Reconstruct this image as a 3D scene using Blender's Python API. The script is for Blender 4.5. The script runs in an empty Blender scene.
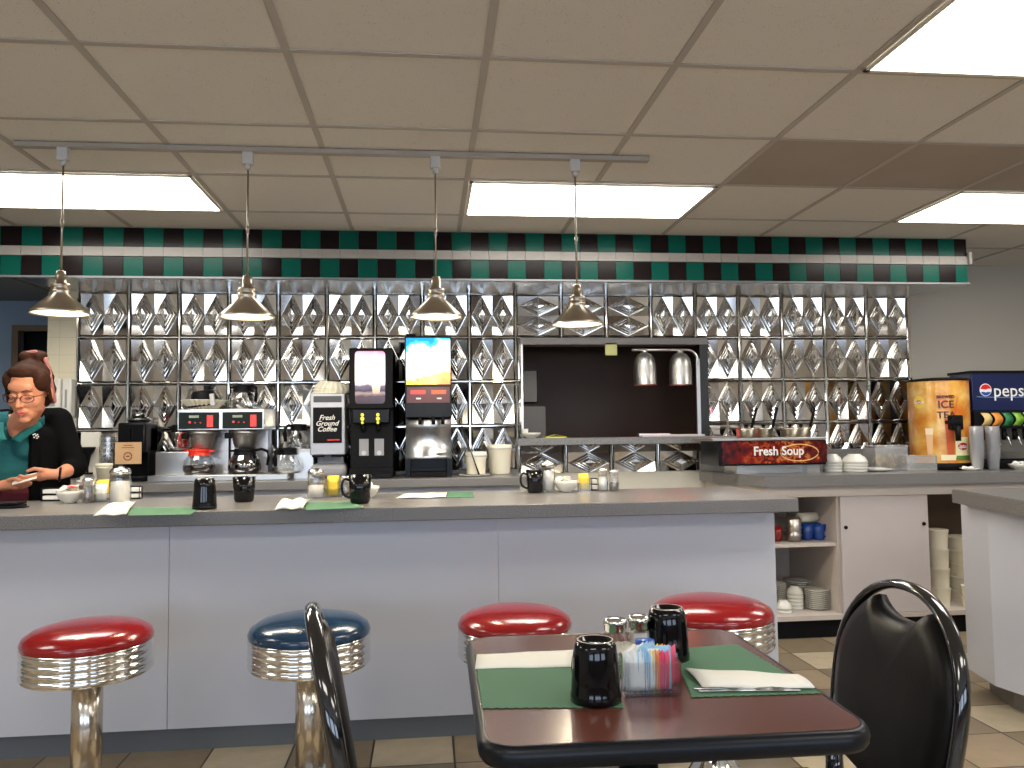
import bpy, bmesh, math, random
from mathutils import Vector, Matrix, Euler
random.seed(7)
PI = math.pi
scene = bpy.context.scene
COL = scene.collection

# ------------------------------------------------------------------ camera
H = 1.22
YAW, PITCH, ROLL, FPX = 0.10557, 0.05865, -0.01206, 805.7
Fv = Vector((math.sin(YAW)*math.cos(PITCH), math.cos(YAW)*math.cos(PITCH), math.sin(PITCH)))
R0 = Vector((math.cos(YAW), -math.sin(YAW), 0)); U0 = R0.cross(Fv)
Rv = math.cos(ROLL)*R0 + math.sin(ROLL)*U0; Uv = Rv.cross(Fv)
cd = bpy.data.cameras.new('camera'); cam = bpy.data.objects.new('camera', cd); COL.objects.link(cam)
cd.sensor_width = 36; cd.lens = FPX*36/1024; cd.clip_start = .05; cd.clip_end = 100
cam.matrix_world = Matrix(((Rv.x, Uv.x, -Fv.x, 0), (Rv.y, Uv.y, -Fv.y, 0), (Rv.z, Uv.z, -Fv.z, H), (0, 0, 0, 1)))
scene.camera = cam

# ------------------------------------------------------------------ light
vs = scene.view_settings
vs.view_transform = 'Standard'; vs.look = 'None'; vs.gamma = 1; vs.use_curve_mapping = False
vs.exposure = 1.75
scene.cycles.max_bounces = 8; scene.cycles.diffuse_bounces = 4; scene.cycles.glossy_bounces = 5
scene.cycles.transparent_max_bounces = 14; scene.cycles.transmission_bounces = 6
scene.cycles.sample_clamp_indirect = 6; scene.cycles.caustics_reflective = False; scene.cycles.caustics_refractive = False
scene.cycles.use_denoising = True
w = bpy.data.worlds.new('sky'); scene.world = w; w.use_nodes = True
bg = w.node_tree.nodes['Background']; bg.inputs[0].default_value = (.66, .80, 1, 1); bg.inputs[1].default_value = 2.0
TROFFER, PENDANT, DAYLIGHT = 3.6, 4.0, 46.0
def area(name, loc, rot, sx, sy, power, color):
    l = bpy.data.lights.new(name, 'AREA'); l.shape = 'RECTANGLE'; l.size = sx; l.size_y = sy; l.energy = power; l.color = color
    o = bpy.data.objects.new(name, l); COL.objects.link(o); o.location = loc; o.rotation_euler = rot; return o
WINS = [(-2.9, 2.2), (0.1, 2.2), (3.1, 2.2)]          # centre x, width of the windows in the wall behind the camera
for wx, ww in WINS:
    area('window_daylight', (wx, -3.62, 1.45), (PI/2, 0, 0), ww, 1.3, DAYLIGHT, (.72, .83, 1)).rotation_euler = (-PI/2, 0, 0)

# ------------------------------------------------------------------ helpers
def ray(px, py):
    return Fv + Rv*((px-512)/FPX) - Uv*((py-384)/FPX)
def atY(px, py, Y):
    d = ray(px, py); p = d*(Y/d.y); return Vector((p.x, p.y, p.z+H))
def atZ(px, py, Z):
    d = ray(px, py); p = d*((Z-H)/d.z); return Vector((p.x, p.y, p.z+H))

def srgb(r, g, b):
    f = lambda c: (c/255/12.92 if c/255 <= .04045 else ((c/255+.055)/1.055)**2.4)
    return (f(r), f(g), f(b), 1)
MATS = {}
def mat(name, c, rough=.5, metal=0, bump=0, bscale=200, vary=0, vscale=8, emit=None, estr=0, coat=0, spec=.5, sheen=0):
    m = bpy.data.materials.new(name); m.use_nodes = True; nt = m.node_tree; b = nt.nodes['Principled BSDF']
    b.inputs['Base Color'].default_value = c; b.inputs['Roughness'].default_value = rough; b.inputs['Metallic'].default_value = metal
    b.inputs['Specular IOR Level'].default_value = spec
    if coat: b.inputs['Coat Weight'].default_value = coat; b.inputs['Coat Roughness'].default_value = .05
    if sheen: b.inputs['Sheen Weight'].default_value = sheen
    tc = nt.nodes.new('ShaderNodeTexCoord')
    n = nt.nodes.new('ShaderNodeTexNoise'); n.inputs['Scale'].default_value = vscale; n.inputs['Detail'].default_value = 4
    nt.links.new(tc.outputs['Object'], n.inputs['Vector'])
    mix = nt.nodes.new('ShaderNodeMix'); mix.data_type = 'RGBA'
    v = vary or .04
    mix.inputs[6].default_value = tuple(min(1, x*(1-v)) for x in c[:3])+(1,)
    mix.inputs[7].default_value = tuple(min(1, x*(1+v)) for x in c[:3])+(1,)
    nt.links.new(n.outputs[0], mix.inputs[0]); nt.links.new(mix.outputs[2], b.inputs['Base Color'])
    if bump:
        n2 = nt.nodes.new('ShaderNodeTexNoise'); n2.inputs['Scale'].default_value = bscale; nt.links.new(tc.outputs['Object'], n2.inputs['Vector'])
        bp = nt.nodes.new('ShaderNodeBump'); bp.inputs['Strength'].default_value = bump; bp.inputs['Distance'].default_value = .002
        nt.links.new(n2.outputs[0], bp.inputs['Height']); nt.links.new(bp.outputs[0], b.inputs['Normal'])
    if emit: b.inputs['Emission Color'].default_value = emit; b.inputs['Emission Strength'].default_value = estr
    MATS[name] = m; return m
def glass(name, tint=(1, 1, 1, 1), body=.0, bodycol=(1, 1, 1, 1), fac=.10):
    m = bpy.data.materials.new(name); m.use_nodes = True; nt = m.node_tree; nt.nodes.clear()
    out = nt.nodes.new('ShaderNodeOutputMaterial'); tr = nt.nodes.new('ShaderNodeBsdfTransparent'); tr.inputs[0].default_value = tint
    gl = nt.nodes.new('ShaderNodeBsdfGlossy'); gl.inputs['Roughness'].default_value = .04
    lw = nt.nodes.new('ShaderNodeLayerWeight'); lw.inputs[0].default_value = .35
    ad = nt.nodes.new('ShaderNodeMath'); ad.operation = 'ADD'; ad.inputs[1].default_value = fac; ad.use_clamp = True
    ml = nt.nodes.new('ShaderNodeMath'); ml.operation = 'MULTIPLY'; ml.inputs[1].default_value = .75
    nt.links.new(lw.outputs['Facing'], ml.inputs[0]); nt.links.new(ml.outputs[0], ad.inputs[0])
    mx = nt.nodes.new('ShaderNodeMixShader'); nt.links.new(ad.outputs[0], mx.inputs[0]); nt.links.new(tr.outputs[0], mx.inputs[1]); nt.links.new(gl.outputs[0], mx.inputs[2])
    last = mx
    if body:
        df = nt.nodes.new('ShaderNodeBsdfDiffuse'); df.inputs[0].default_value = bodycol
        m2 = nt.nodes.new('ShaderNodeMixShader'); m2.inputs[0].default_value = body
        nt.links.new(mx.outputs[0], m2.inputs[1]); nt.links.new(df.outputs[0], m2.inputs[2]); last = m2
    nt.links.new(last.outputs[0], out.inputs[0]); MATS[name] = m; return m

class MB:
    def __init__(s): s.b = bmesh.new(); s.mats = []
    def _x(s, geom, M, smooth=False, mi=0):
        vs_ = [g for g in geom if isinstance(g, bmesh.types.BMVert)]
        bmesh.ops.transform(s.b, matrix=M, verts=vs_)
        fs = set(f for v in vs_ for f in v.link_faces)
        for f in fs: f.smooth = smooth; f.material_index = mi
        return vs_
    def box(s, x0, x1, y0, y1, z0, z1, bev=0, rot=None, mi=0):
        g = bmesh.ops.create_cube(s.b, size=1)['verts']
        M = Matrix.Diagonal((x1-x0, y1-y0, z1-z0, 1))
        c = Matrix.Translation(((x0+x1)/2, (y0+y1)/2, (z0+z1)/2))
        s._x(g, (c @ rot.to_matrix().to_4x4() if rot else c) @ M, False, mi)
        if bev:
            es = list(set(e for v in g for e in v.link_edges))
            r = bmesh.ops.bevel(s.b, geom=es, offset=bev, segments=2, affect='EDGES', profile=.5)
            for f in r['faces']: f.smooth = True; f.material_index = mi
        return s
    def lathe(s, prof, n=28, c=(0, 0, 0), mi=0, smooth=True, M=None, sq=None):
        rings = []
        for r, z in prof:
            if r < 1e-5: rings.append([s.b.verts.new((0, 0, z))])
            else:
                rings.append([s.b.verts.new((r*math.cos(2*PI*k/n), r*math.sin(2*PI*k/n), z)) for k in range(n)])
        fs = []
        for a, b_ in zip(rings, rings[1:]):
            for k in range(n):
                k2 = (k+1) % n
                if len(a) == 1 and len(b_) == 1: continue
                if len(a) == 1: f = s.b.faces.new((a[0], b_[k2], b_[k])) if False else s.b.faces.new((a[0], b_[k], b_[k2]))
                elif len(b_) == 1: f = s.b.faces.new((a[k], b_[0], a[k2])) if False else s.b.faces.new((a[k2], a[k], b_[0]))
                else: f = s.b.faces.new((a[k], b_[k], b_[k2], a[k2]))
                f.smooth = smooth; f.material_index = mi; fs.append(f)
        T = Matrix.Translation(c) @ (M if M else Matrix.Identity(4))
        bmesh.ops.transform(s.b, matrix=T, verts=[v for r in rings for v in r])
        return s
    def cyl(s, c, r, h, n=24, mi=0, axis='z', r2=None, smooth=True):
        g = bmesh.ops.create_cone(s.b, cap_ends=True, segments=n, radius1=r, radius2=r if r2 is None else r2, depth=h)['verts']
        A = {'z': Matrix.Identity(4), 'x': Matrix.Rotation(PI/2, 4, 'Y'), 'y': Matrix.Rotation(-PI/2, 4, 'X')}[axis]
        s._x(g, Matrix.Translation(c) @ A, smooth, mi)
        for f in set(f for v in g for f in v.link_faces):
            if len(f.verts) > 4: f.smooth = False
        return s
    def ball(s, c, sx, sy=None, sz=None, n=2, rot=None, mi=0):
        g = bmesh.ops.create_icosphere(s.b, subdivisions=n, radius=1)['verts']
        M = Matrix.Translation(c) @ (rot.to_matrix().to_4x4() if rot else Matrix.Identity(4)) @ Matrix.Diagonal((sx, sy or sx, sz or sx, 1))
        s._x(g, M, True, mi); return s
    def tube(s, pts, r, n=8, closed=False, mi=0, flat=None, up=Vector((0, 0, 1))):
        pts = [Vector(p) for p in pts]; rs = r if isinstance(r, (list, tuple)) else [r]*len(pts); rings = []
        N = len(pts)
        for i, p in enumerate(pts):
            a = pts[(i-1) % N] if (closed or i > 0) else p
            b_ = pts[(i+1) % N] if (closed or i < N-1) else p
            t = (b_-a).normalized()
            u = up.cross(t)
            if u.length < 1e-3: u = Vector((1, 0, 0)).cross(t)
            u.normalize(); v = t.cross(u)
            fu, fv = flat if flat else (1, 1)
            rings.append([s.b.verts.new(p+u*(math.cos(2*PI*k/n)*rs[i]*fu)+v*(math.sin(2*PI*k/n)*rs[i]*fv)) for k in range(n)])
        idx = range(N if closed else N-1)
        for i in idx:
            a, b_ = rings[i], rings[(i+1) % N]
            for k in range(n):
                f = s.b.faces.new((a[k], a[(k+1) % n], b_[(k+1) % n], b_[k])); f.smooth = True; f.material_index = mi
        if not closed:
            for rg, rev in ((rings[0], True), (rings[-1], False)):
                f = s.b.faces.new(list(reversed(rg)) if rev else rg); f.material_index = mi
        return s
    def prism(s, poly, z0, z1, M=None, mi=0, bev=0, smooth=False):
        a = [s.b.verts.new((x, y, z0)) for x, y in poly]; b_ = [s.b.verts.new((x, y, z1)) for x, y in poly]
        n = len(poly); fs = [s.b.faces.new(list(reversed(a))), s.b.faces.new(b_)]
        for k in range(n):
            f = s.b.faces.new((a[k], a[(k+1) % n], b_[(k+1) % n], b_[k])); f.smooth = smooth; fs.append(f)
        for f in fs: f.material_index = mi
        if bev:
            es = list(set(e for e in fs[1].edges))
            bmesh.ops.bevel(s.b, geom=es, offset=bev, segments=2, affect='EDGES')
        if M: bmesh.ops.transform(s.b, matrix=M, verts=a+b_)
        return s
    def sheet(s, grid, mi=0, smooth=True):
        vv = [[s.b.verts.new(p) for p in row] for row in grid]
        for i in range(len(vv)-1):
            for j in range(len(vv[0])-1):
                f = s.b.faces.new((vv[i][j], vv[i][j+1], vv[i+1][j+1], vv[i+1][j])); f.smooth = smooth; f.material_index = mi
        return s
    def build(s, name, m, parent=None, loc=None, rot=None, thick=0, recalc=True):
        if recalc: bmesh.ops.recalc_face_normals(s.b, faces=s.b.faces[:])
        me = bpy.data.meshes.new(name); s.b.to_mesh(me); s.b.free()
        for mm in (m if isinstance(m, (list, tuple)) else [m]): me.materials.append(mm)
        o = bpy.data.objects.new(name, me); COL.objects.link(o)
        if parent: o.parent = parent
        if loc is not None: o.location = loc
        if rot is not None: o.rotation_euler = rot
        if thick:
            md = o.modifiers.new('solid', 'SOLIDIFY'); md.thickness = thick
        return o

def tag(o, label=None, cat=None, group=None, kind=None):
    if label: o['label'] = label
    if cat: o['category'] = cat
    if group: o['group'] = group
    if kind: o['kind'] = kind
    return o
def thing(name, label, cat, loc=(0, 0, 0), rz=0, group=None):
    o = bpy.data.objects.new(name, None); COL.objects.link(o); o.location = loc; o.rotation_euler = (0, 0, rz)
    o.empty_display_size = .05
    return tag(o, label, cat, group)
def struct(o): o['kind'] = 'structure'; return o
def kids(o): return [c for c in bpy.data.objects if c.parent is o]
def dup(o, label, loc, rz=None, group=None, tilt=None):
    def cp(x, par):
        c = x.copy(); COL.objects.link(c)
        if par: c.parent = par
        for k in kids(x): cp(k, c)
        return c
    r = cp(o, None); r.location = loc
    if rz is not None: r.rotation_euler = (0, 0, rz)
    if tilt is not None: r.rotation_euler = tilt
    r['label'] = label
    if group: r['group'] = group
    return r
def text(name, body, size, m, parent, loc, rot=(PI/2, 0, 0), shear=0, bold=0, ext=.0008, align='CENTER', sx=1, space=1, line=1):
    c = bpy.data.curves.new(name, 'FONT'); c.body = body; c.size = size; c.shear = shear; c.extrude = ext; c.offset = bold
    c.align_x = align; c.align_y = 'CENTER'; c.space_character = space; c.space_line = line; c.resolution_u = 3
    t = bpy.data.objects.new('tmp', c); COL.objects.link(t)
    dg = bpy.context.evaluated_depsgraph_get(); dg.update()
    me = bpy.data.meshes.new_from_object(t.evaluated_get(dg)); bpy.data.objects.remove(t)
    me.materials.clear(); me.materials.append(m)
    o = bpy.data.objects.new(name, me); COL.objects.link(o); o.parent = parent; o.location = loc; o.rotation_euler = rot; o.scale = (sx, 1, 1)
    return o
def rrect(x0, x1, y0, y1, r, n=5):
    P = []
    for cx, cy, a0 in ((x1-r, y1-r, 0), (x0+r, y1-r, PI/2), (x0+r, y0+r, PI), (x1-r, y0+r, 1.5*PI)):
        for k in range(n+1):
            a = a0+PI/2*k/n; P.append((cx+r*math.cos(a), cy+r*math.sin(a)))
    return P
VERT = Matrix.Rotation(PI/2, 4, 'X')      # prism drawn in x/z, extruded towards -y

# ------------------------------------------------------------------ materials
WHITE = mat('white_china', srgb(225, 222, 212), .25, coat=.3)
CREAM = mat('cream_foam', srgb(244, 238, 216), .6)
PAPER = mat('white_paper', srgb(236, 234, 224), .85, bump=.15, bscale=120)
STEEL = mat('stainless_steel', (.62, .60, .57, 1), .28, 1, vary=.06, vscale=30)
DSTEEL = mat('satin_steel', (.50, .49, .47, 1), .38, 1)
CHROME = mat('chrome', (.80, .79, .76, 1), .07, 1)
BLACK = mat('black_plastic', (.006, .006, .007, 1), .5, spec=.12)
GLOSSB = mat('glossy_black', (.004, .004, .005, 1), .28, spec=.2)
BLACKCER = mat('black_glaze', (.003, .003, .004, 1), .08, spec=.4)
GREYP = mat('grey_plastic', (.30, .30, .32, 1), .4)
LGREY = mat('light_grey_plastic', (.55, .55, .55, 1), .4)
REDP = mat('red_plastic', (.75, .03, .01, 1), .25)
GREENP = mat('green_placemat_paper', srgb(74, 116, 88), .8, bump=.1, bscale=300)
GLASS = glass('clear_glass')
GLASSD = glass('thick_glass', (.97, .97, .96, 1), fac=.07)
CLEARP = glass('clear_plastic', (.97, .97, .97, 1), body=.10, bodycol=(.9, .9, .9, 1), fac=.05)
SALT = mat('salt', (.85, .84, .80, 1), .8, bump=.5, bscale=900)
PEPPER = mat('pepper', (.16, .13, .10, 1), .9, vary=.6, vscale=600)
SUGAR = mat('sugar', (.88, .86, .80, 1), .8, bump=.5, bscale=900)
PANEL = mat('white_laminate', srgb(199, 201, 209), .38, vary=.015, vscale=2)
CABIN = mat('cabinet_laminate', srgb(196, 186, 178), .4)
DARK = mat('dark_void', (.012, .010, .009, 1), .8)
BROWNW = mat('brown_board', (.10, .065, .04, 1), .6, vary=.2, vscale=6)
def counter_mat():
    m = mat('speckled_grey_laminate', srgb(128, 122, 116), .28)
    nt = m.node_tree; b = nt.nodes['Principled BSDF']; tc = nt.nodes.new('ShaderNodeTexCoord')
    v = nt.nodes.new('ShaderNodeTexNoise'); v.inputs['Scale'].default_value = 260; v.inputs['Detail'].default_value = 2
    nt.links.new(tc.outputs['Object'], v.inputs['Vector'])
    r = nt.nodes.new('ShaderNodeValToRGB'); e = r.color_ramp.elements
    e[0].position = .38; e[0].color = srgb(96, 95, 95); e[1].position = .62; e[1].color = srgb(134, 131, 128)
    nt.links.new(v.outputs[0], r.inputs[0]); nt.links.new(r.outputs[0], b.inputs['Base Color']); return m
COUNTER = counter_mat()

def ceil_mat(name, col, spots):
    m = mat(name, col, .95)
    nt = m.node_tree; b = nt.nodes['Principled BSDF']; tc = nt.nodes.new('ShaderNodeTexCoord')
    v = nt.nodes.new('ShaderNodeTexVoronoi'); v.inputs['Scale'].default_value = 120
    nz = nt.nodes.new('ShaderNodeTexNoise'); nz.inputs['Scale'].default_value = 30
    nt.links.new(tc.outputs['Object'], v.inputs['Vector']); nt.links.new(tc.outputs['Object'], nz.inputs['Vector'])
    a = nt.nodes.new('ShaderNodeMath'); a.operation = 'MULTIPLY_ADD'; a.inputs[1].default_value = .45; nt.links.new(nz.outputs[0], a.inputs[0]); a.inputs[2].default_value = -.09
    lt = nt.nodes.new('ShaderNodeMath'); lt.operation = 'LESS_THAN'; nt.links.new(v.outputs['Distance'], lt.inputs[0]); nt.links.new(a.outputs[0], lt.inputs[1])
    mx = nt.nodes.new('ShaderNodeMix'); mx.data_type = 'RGBA'; mx.inputs[6].default_value = col; mx.inputs[7].default_value = tuple(c*spots for c in col[:3])+(1,)
    nt.links.new(lt.outputs[0], mx.inputs[0]); nt.links.new(mx.outputs[2], b.inputs['Base Color']); return m
CEIL = ceil_mat('acoustic_tile', srgb(226, 221, 213), .60)
CEILD = mat('stained_acoustic_tile', srgb(172, 160, 147), .95, vary=.14, vscale=2.2)
TBAR = mat('ceiling_grid_paint', srgb(182, 176, 168), .6)

def floor_mat():
    m = mat('ceramic_floor', (.4, .33, .25, 1), .32)
    nt = m.node_tree; L = nt.links; N = nt.nodes.new; b = nt.nodes['Principled BSDF']; tc = N('ShaderNodeTexCoord')
    mp = N('ShaderNodeMapping'); mp.inputs['Location'].default_value = (-.095/.31, -.03/.303, 0); mp.inputs['Scale'].default_value = (1/.31, 1/.303, 1)
    L.new(tc.outputs['Object'], mp.inputs[0])
    fl = N('ShaderNodeVectorMath'); fl.operation = 'FLOOR'; L.new(mp.outputs[0], fl.inputs[0])
    fr = N('ShaderNodeVectorMath'); fr.operation = 'FRACTION'; L.new(mp.outputs[0], fr.inputs[0])
    wn = N('ShaderNodeTexWhiteNoise'); wn.noise_dimensions = '2D'; L.new(fl.outputs[0], wn.inputs['Vector'])
    # checker of light and dark tiles broken up by chance
    sx = N('ShaderNodeSeparateXYZ'); L.new(fl.outputs[0], sx.inputs[0])
    ad = N('ShaderNodeMath'); ad.operation = 'ADD'; L.new(sx.outputs[0], ad.inputs[0]); L.new(sx.outputs[1], ad.inputs[1])
    md = N('ShaderNodeMath'); md.operation = 'FLOORED_MODULO'; md.inputs[1].default_value = 2; L.new(ad.outputs[0], md.inputs[0])
    mm = N('ShaderNodeMath'); mm.operation = 'MULTIPLY_ADD'; mm.inputs[1].default_value = .45; L.new(md.outputs[0], mm.inputs[0])
    w5 = N('ShaderNodeMath'); w5.operation = 'MULTIPLY'; w5.inputs[1].default_value = .55; L.new(wn.outputs[0], w5.inputs[0]); L.new(w5.outputs[0], mm.inputs[2])
    rp = N('ShaderNodeValToRGB'); rp.color_ramp.interpolation = 'CONSTANT'; e = rp.color_ramp.elements
    e[0].position = 0; e[0].color = srgb(134, 120, 98); e[1].position = .3; e[1].color = srgb(150, 134, 110)
    x = e.new(.5); x.color = srgb(172, 152, 124); x = e.new(.78); x.color = srgb(206, 190, 160)
    L.new(mm.outputs[0], rp.inputs[0])
    nz = N('ShaderNodeTexNoise'); nz.inputs['Scale'].default_value = 14; nz.inputs['Detail'].default_value = 5; L.new(tc.outputs['Object'], nz.inputs['Vector'])
    mv = N('ShaderNodeMix'); mv.data_type = 'RGBA'; mv.blend_type = 'MULTIPLY'; mv.inputs[0].default_value = .35; L.new(rp.outputs[0], mv.inputs[6]); L.new(nz.outputs[0], mv.inputs[7])
    ds = N('ShaderNodeSeparateXYZ'); L.new(fr.outputs[0], ds.inputs[0])
    def edge(sock):
        s1 = N('ShaderNodeMath'); s1.operation = 'SUBTRACT'; s1.inputs[1].default_value = .5; L.new(sock, s1.inputs[0])
        ab = N('ShaderNodeMath'); ab.operation = 'ABSOLUTE'; L.new(s1.outputs[0], ab.inputs[0])
        g = N('ShaderNodeMath'); g.operation = 'GREATER_THAN'; g.inputs[1].default_value = .4875; L.new(ab.outputs[0], g.inputs[0]); return g
    g1, g2 = edge(ds.outputs[0]), edge(ds.outputs[1])
    mxm = N('ShaderNodeMath'); mxm.operation = 'MAXIMUM'; L.new(g1.outputs[0], mxm.inputs[0]); L.new(g2.outputs[0], mxm.inputs[1])
    fin = N('ShaderNodeMix'); fin.data_type = 'RGBA'; L.new(mxm.outputs[0], fin.inputs[0]); L.new(mv.outputs[2], fin.inputs[6]); fin.inputs[7].default_value = srgb(52, 44, 36)
    L.new(fin.outputs[2], b.inputs['Base Color']); return m
FLOOR = floor_mat()
WALLP = mat('warm_wall_paint', srgb(180, 174, 163), .8, vary=.01)
BLUEP = mat('blue_grey_paint', srgb(112, 130, 150), .8)

# ------------------------------------------------------------------ the room
CZ = 2.387
XL, XR, YB, YR, YW = -4.6, 5.8, 5.45, -3.5, 5.27
struct(MB().box(XL-.1, XR+.1, YR-.1, 7.2, -.1, 0).build('floor', FLOOR))
struct(MB().box(XL-.1, XR+.1, YR-.1, 7.2, CZ+.001, CZ+.12).build('ceiling', CEIL))
struct(MB().box(XL-.1, XL, YR-.1, 7.2, 0, CZ+.1).build('wall_left', WALLP))
struct(MB().box(XR, XR+.1, YR-.1, 7.2, 0, CZ+.1).build('wall_right', WALLP))
# rear wall behind the camera with three window openings
b = MB().box(XL, XR, YR-.1, YR, 0, .8).box(XL, XR, YR-.1, YR, 2.1, CZ+.02)
xs = [XL]+[v for wx, ww in WINS for v in (wx-ww/2, wx+ww/2)]+[XR]
for k in range(0, len(xs), 2): b.box(xs[k], xs[k+1], YR-.1, YR, .8, 2.1)
struct(b.build('wall_rear', mat('brown_wall_paint', srgb(120, 102, 88), .7)))
FRAME = mat('window_frame_metal', (.35, .33, .30, 1), .4, .6)
for k, (wx, ww) in enumerate(WINS):
    b = MB()
    for x in (wx-ww/2, wx, wx+ww/2): b.box(x-.025, x+.025, YR-.08, YR-.02, .8, 2.1)
    b.box(wx-ww/2, wx+ww/2, YR-.08, YR-.02, .8, .85).box(wx-ww/2, wx+ww/2, YR-.08, YR-.02, 2.05, 2.1)
    struct(b.build('window_%d' % (k+1), FRAME))
# tile grid bars
GX, GY, GP = .190, 2.447, .61
b = MB()
for k in range(-8, 10): b.box(GX+k*GP-.012, GX+k*GP+.012, YR, YB, CZ-.003, CZ+.0005)
for j in range(-10, 6): b.box(XL, XR, GY+j*GP-.012, GY+j*GP+.012, CZ-.0032, CZ+.0005)
struct(b.build('trim_1', TBAR))
b = MB()
for k in (2, 3, 4): b.box(GX+k*GP+.013, GX+(k+1)*GP-.013, GY+GP+.013, GY+2*GP-.013, CZ-.0015, CZ+.0005)
struct(b.build('trim_2', CEILD))

# back wall with kitchen opening
WX0, WX1, WZ0, WZ1 = .615, 1.885, 1.155, 1.835
MX0, MX1, MZT = -2.165, 3.335, 2.128
b = MB().box(-2.33, WX0, YW, YW+.12, 0, CZ+.02).box(WX1, MX1+.02, YW, YW+.12, 0, CZ+.02).box(WX0, WX1, YW, YW+.12, 0, WZ0-.03).box(WX0, WX1, YW, YW+.12, WZ1, CZ+.02)
struct(b.build('wall_back', mat('cream_wall_paint', srgb(208, 204, 190), .6)))
struct(MB().box(MX1+.02, XR, YB, YB+.1, 0, CZ+.02).box(MX1, MX1+.02, YW+.12, YB+.1, 0, CZ+.02).build('wall_back_right', WALLP))
# passage on the left
b = MB().box(XL, -2.70, 5.62, 5.72, 0, CZ).box(-2.70, -2.33, 5.62, 5.72, 1.93, CZ)
struct(b.build('wall_passage', BLUEP))
struct(MB().box(-2.72, -2.36, 5.60, 5.64, 1.92, 1.96).box(-2.72, -2.68, 5.60, 5.64, 0, 1.92).build('trim_3', BROWNW))
struct(MB().box(-2.95, -2.3, 6.3, 6.33, 0, 2.0).build('door_1', mat('dark_door', (.05, .06, .07, 1), .5)))
struct(MB().box(-2.36, -2.30, 5.392, 6.5, 0, 2.387).build('wall_passage_side', BLUEP))
struct(MB().box(XL, -2.35, 4.72, 5.62, 2.125, 2.15).build('ceiling_passage', mat('grey_blue_ceiling', srgb(110, 116, 124), .8)))
# kitchen behind the opening
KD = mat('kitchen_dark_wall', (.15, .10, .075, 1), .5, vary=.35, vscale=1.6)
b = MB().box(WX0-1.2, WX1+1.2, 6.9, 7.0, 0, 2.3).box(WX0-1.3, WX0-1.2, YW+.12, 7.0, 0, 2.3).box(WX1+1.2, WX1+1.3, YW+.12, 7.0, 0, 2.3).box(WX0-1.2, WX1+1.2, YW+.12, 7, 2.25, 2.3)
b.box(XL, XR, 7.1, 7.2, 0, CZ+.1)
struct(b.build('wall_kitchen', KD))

# tiled pillar at the left end of the metal
def brick(name, c1, c2, mort, bw, bh, off=0, ms=.012, rough=.25):
    m = mat(name, c1, rough); nt = m.node_tree; b = nt.nodes['Principled BSDF']; tc = nt.nodes.new('ShaderNodeTexCoord')
    mp = nt.nodes.new('ShaderNodeMapping'); mp.inputs['Rotation'].default_value = (PI/2, 0, 0)
    nt.links.new(tc.outputs['Object'], mp.inputs[0])
    k = nt.nodes.new('ShaderNodeTexBrick'); k.offset = off; k.inputs['Scale'].default_value = 1; k.inputs['Brick Width'].default_value = bw; k.inputs['Row Height'].default_value = bh
    k.inputs['Mortar Size'].default_value = ms*bw; k.inputs['Color1'].default_value = c1; k.inputs['Color2'].default_value = c2; k.inputs['Mortar'].default_value = mort
    nt.links.new(mp.outputs[0], k.inputs[0]); nt.links.new(k.outputs[0], b.inputs['Base Color']); return m
CTILE = brick('cream_wall_tile', srgb(222, 212, 184), srgb(218, 208, 180), srgb(202, 192, 166), .108, .108, ms=.015)
struct(MB().box(-2.34, MX0-.004, YW-.02, YW+.11, 0, 2.125).build('wall_tiled_pillar', CTILE))

# soffit with green and black tiles
SY, SZ0 = 4.65, 2.103
GT = mat('green_glazed_tile', (.003, .080, .056, 1), .2, vary=.10, vscale=3, spec=.12)
BT = mat('black_glazed_tile', (.010, .006, .006, 1), .2, spec=.12)
WT = mat('white_glazed_tile', srgb(150, 144, 136), .4)
GROUT = mat('tile_grout', srgb(120, 128, 120), .8)
struct(MB().box(XL, 3.36, SY+.012, YW, 2.137, CZ+.02).build('wall_soffit', GROUT))
TP = .1078
b = MB(); x = 3.358; k = 0
first = .080
while x > XL:
    wd = first if k == 0 else TP
    g = k % 2
    b.box(x-wd+.0012, x-.0012, SY, SY+.014, 2.112, 2.219, mi=0 if g == 0 else 1)
    b.box(x-wd+.0012, x-.0012, SY, SY+.014, 2.276, CZ-.004, mi=1 if g == 0 else 0)
    b.box(x-wd+.001, x-.001, SY-.006, SY+.014, 2.2225, 2.274, mi=2)
    x -= wd; k += 1
b.box(3.358, 3.378, SY-.022, SY+.3, 2.2225, 2.30, mi=2)
struct(b.build('trim_4', [GT, BT, WT]))
struct(MB().box(XL, 3.37, SY-.004, SY+.02, SZ0-.004, 2.110).build('trim_5', mat('dull_edge_metal', (.22, .22, .22, 1), .5, .7)))
def quilt():
    m = mat('diamond_plate_steel', (.55, .56, .58, 1), .22, 1); nt = m.node_tree; b = nt.nodes['Principled BSDF']; tc = nt.nodes.new('ShaderNodeTexCoord')
    v = nt.nodes.new('ShaderNodeTexVoronoi'); v.inputs['Scale'].default_value = 42; v.inputs['Randomness'].default_value = .1
    n = nt.nodes.new('ShaderNodeTexNoise'); n.inputs['Scale'].default_value = 6; nt.links.new(tc.outputs['Object'], n.inputs['Vector'])
    nt.links.new(tc.outputs['Object'], v.inputs['Vector']); bp = nt.nodes.new('ShaderNodeBump'); bp.inputs['Strength'].default_value = .25; bp.inputs['Distance'].default_value = .006
    ad = nt.nodes.new('ShaderNodeMath'); ad.operation = 'ADD'; nt.links.new(v.outputs[0], ad.inputs[0]); nt.links.new(n.outputs[0], ad.inputs[1])
    nt.links.new(ad.outputs[0], bp.inputs['Height']); nt.links.new(bp.outputs[0], b.inputs['Normal']); return m
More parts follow.
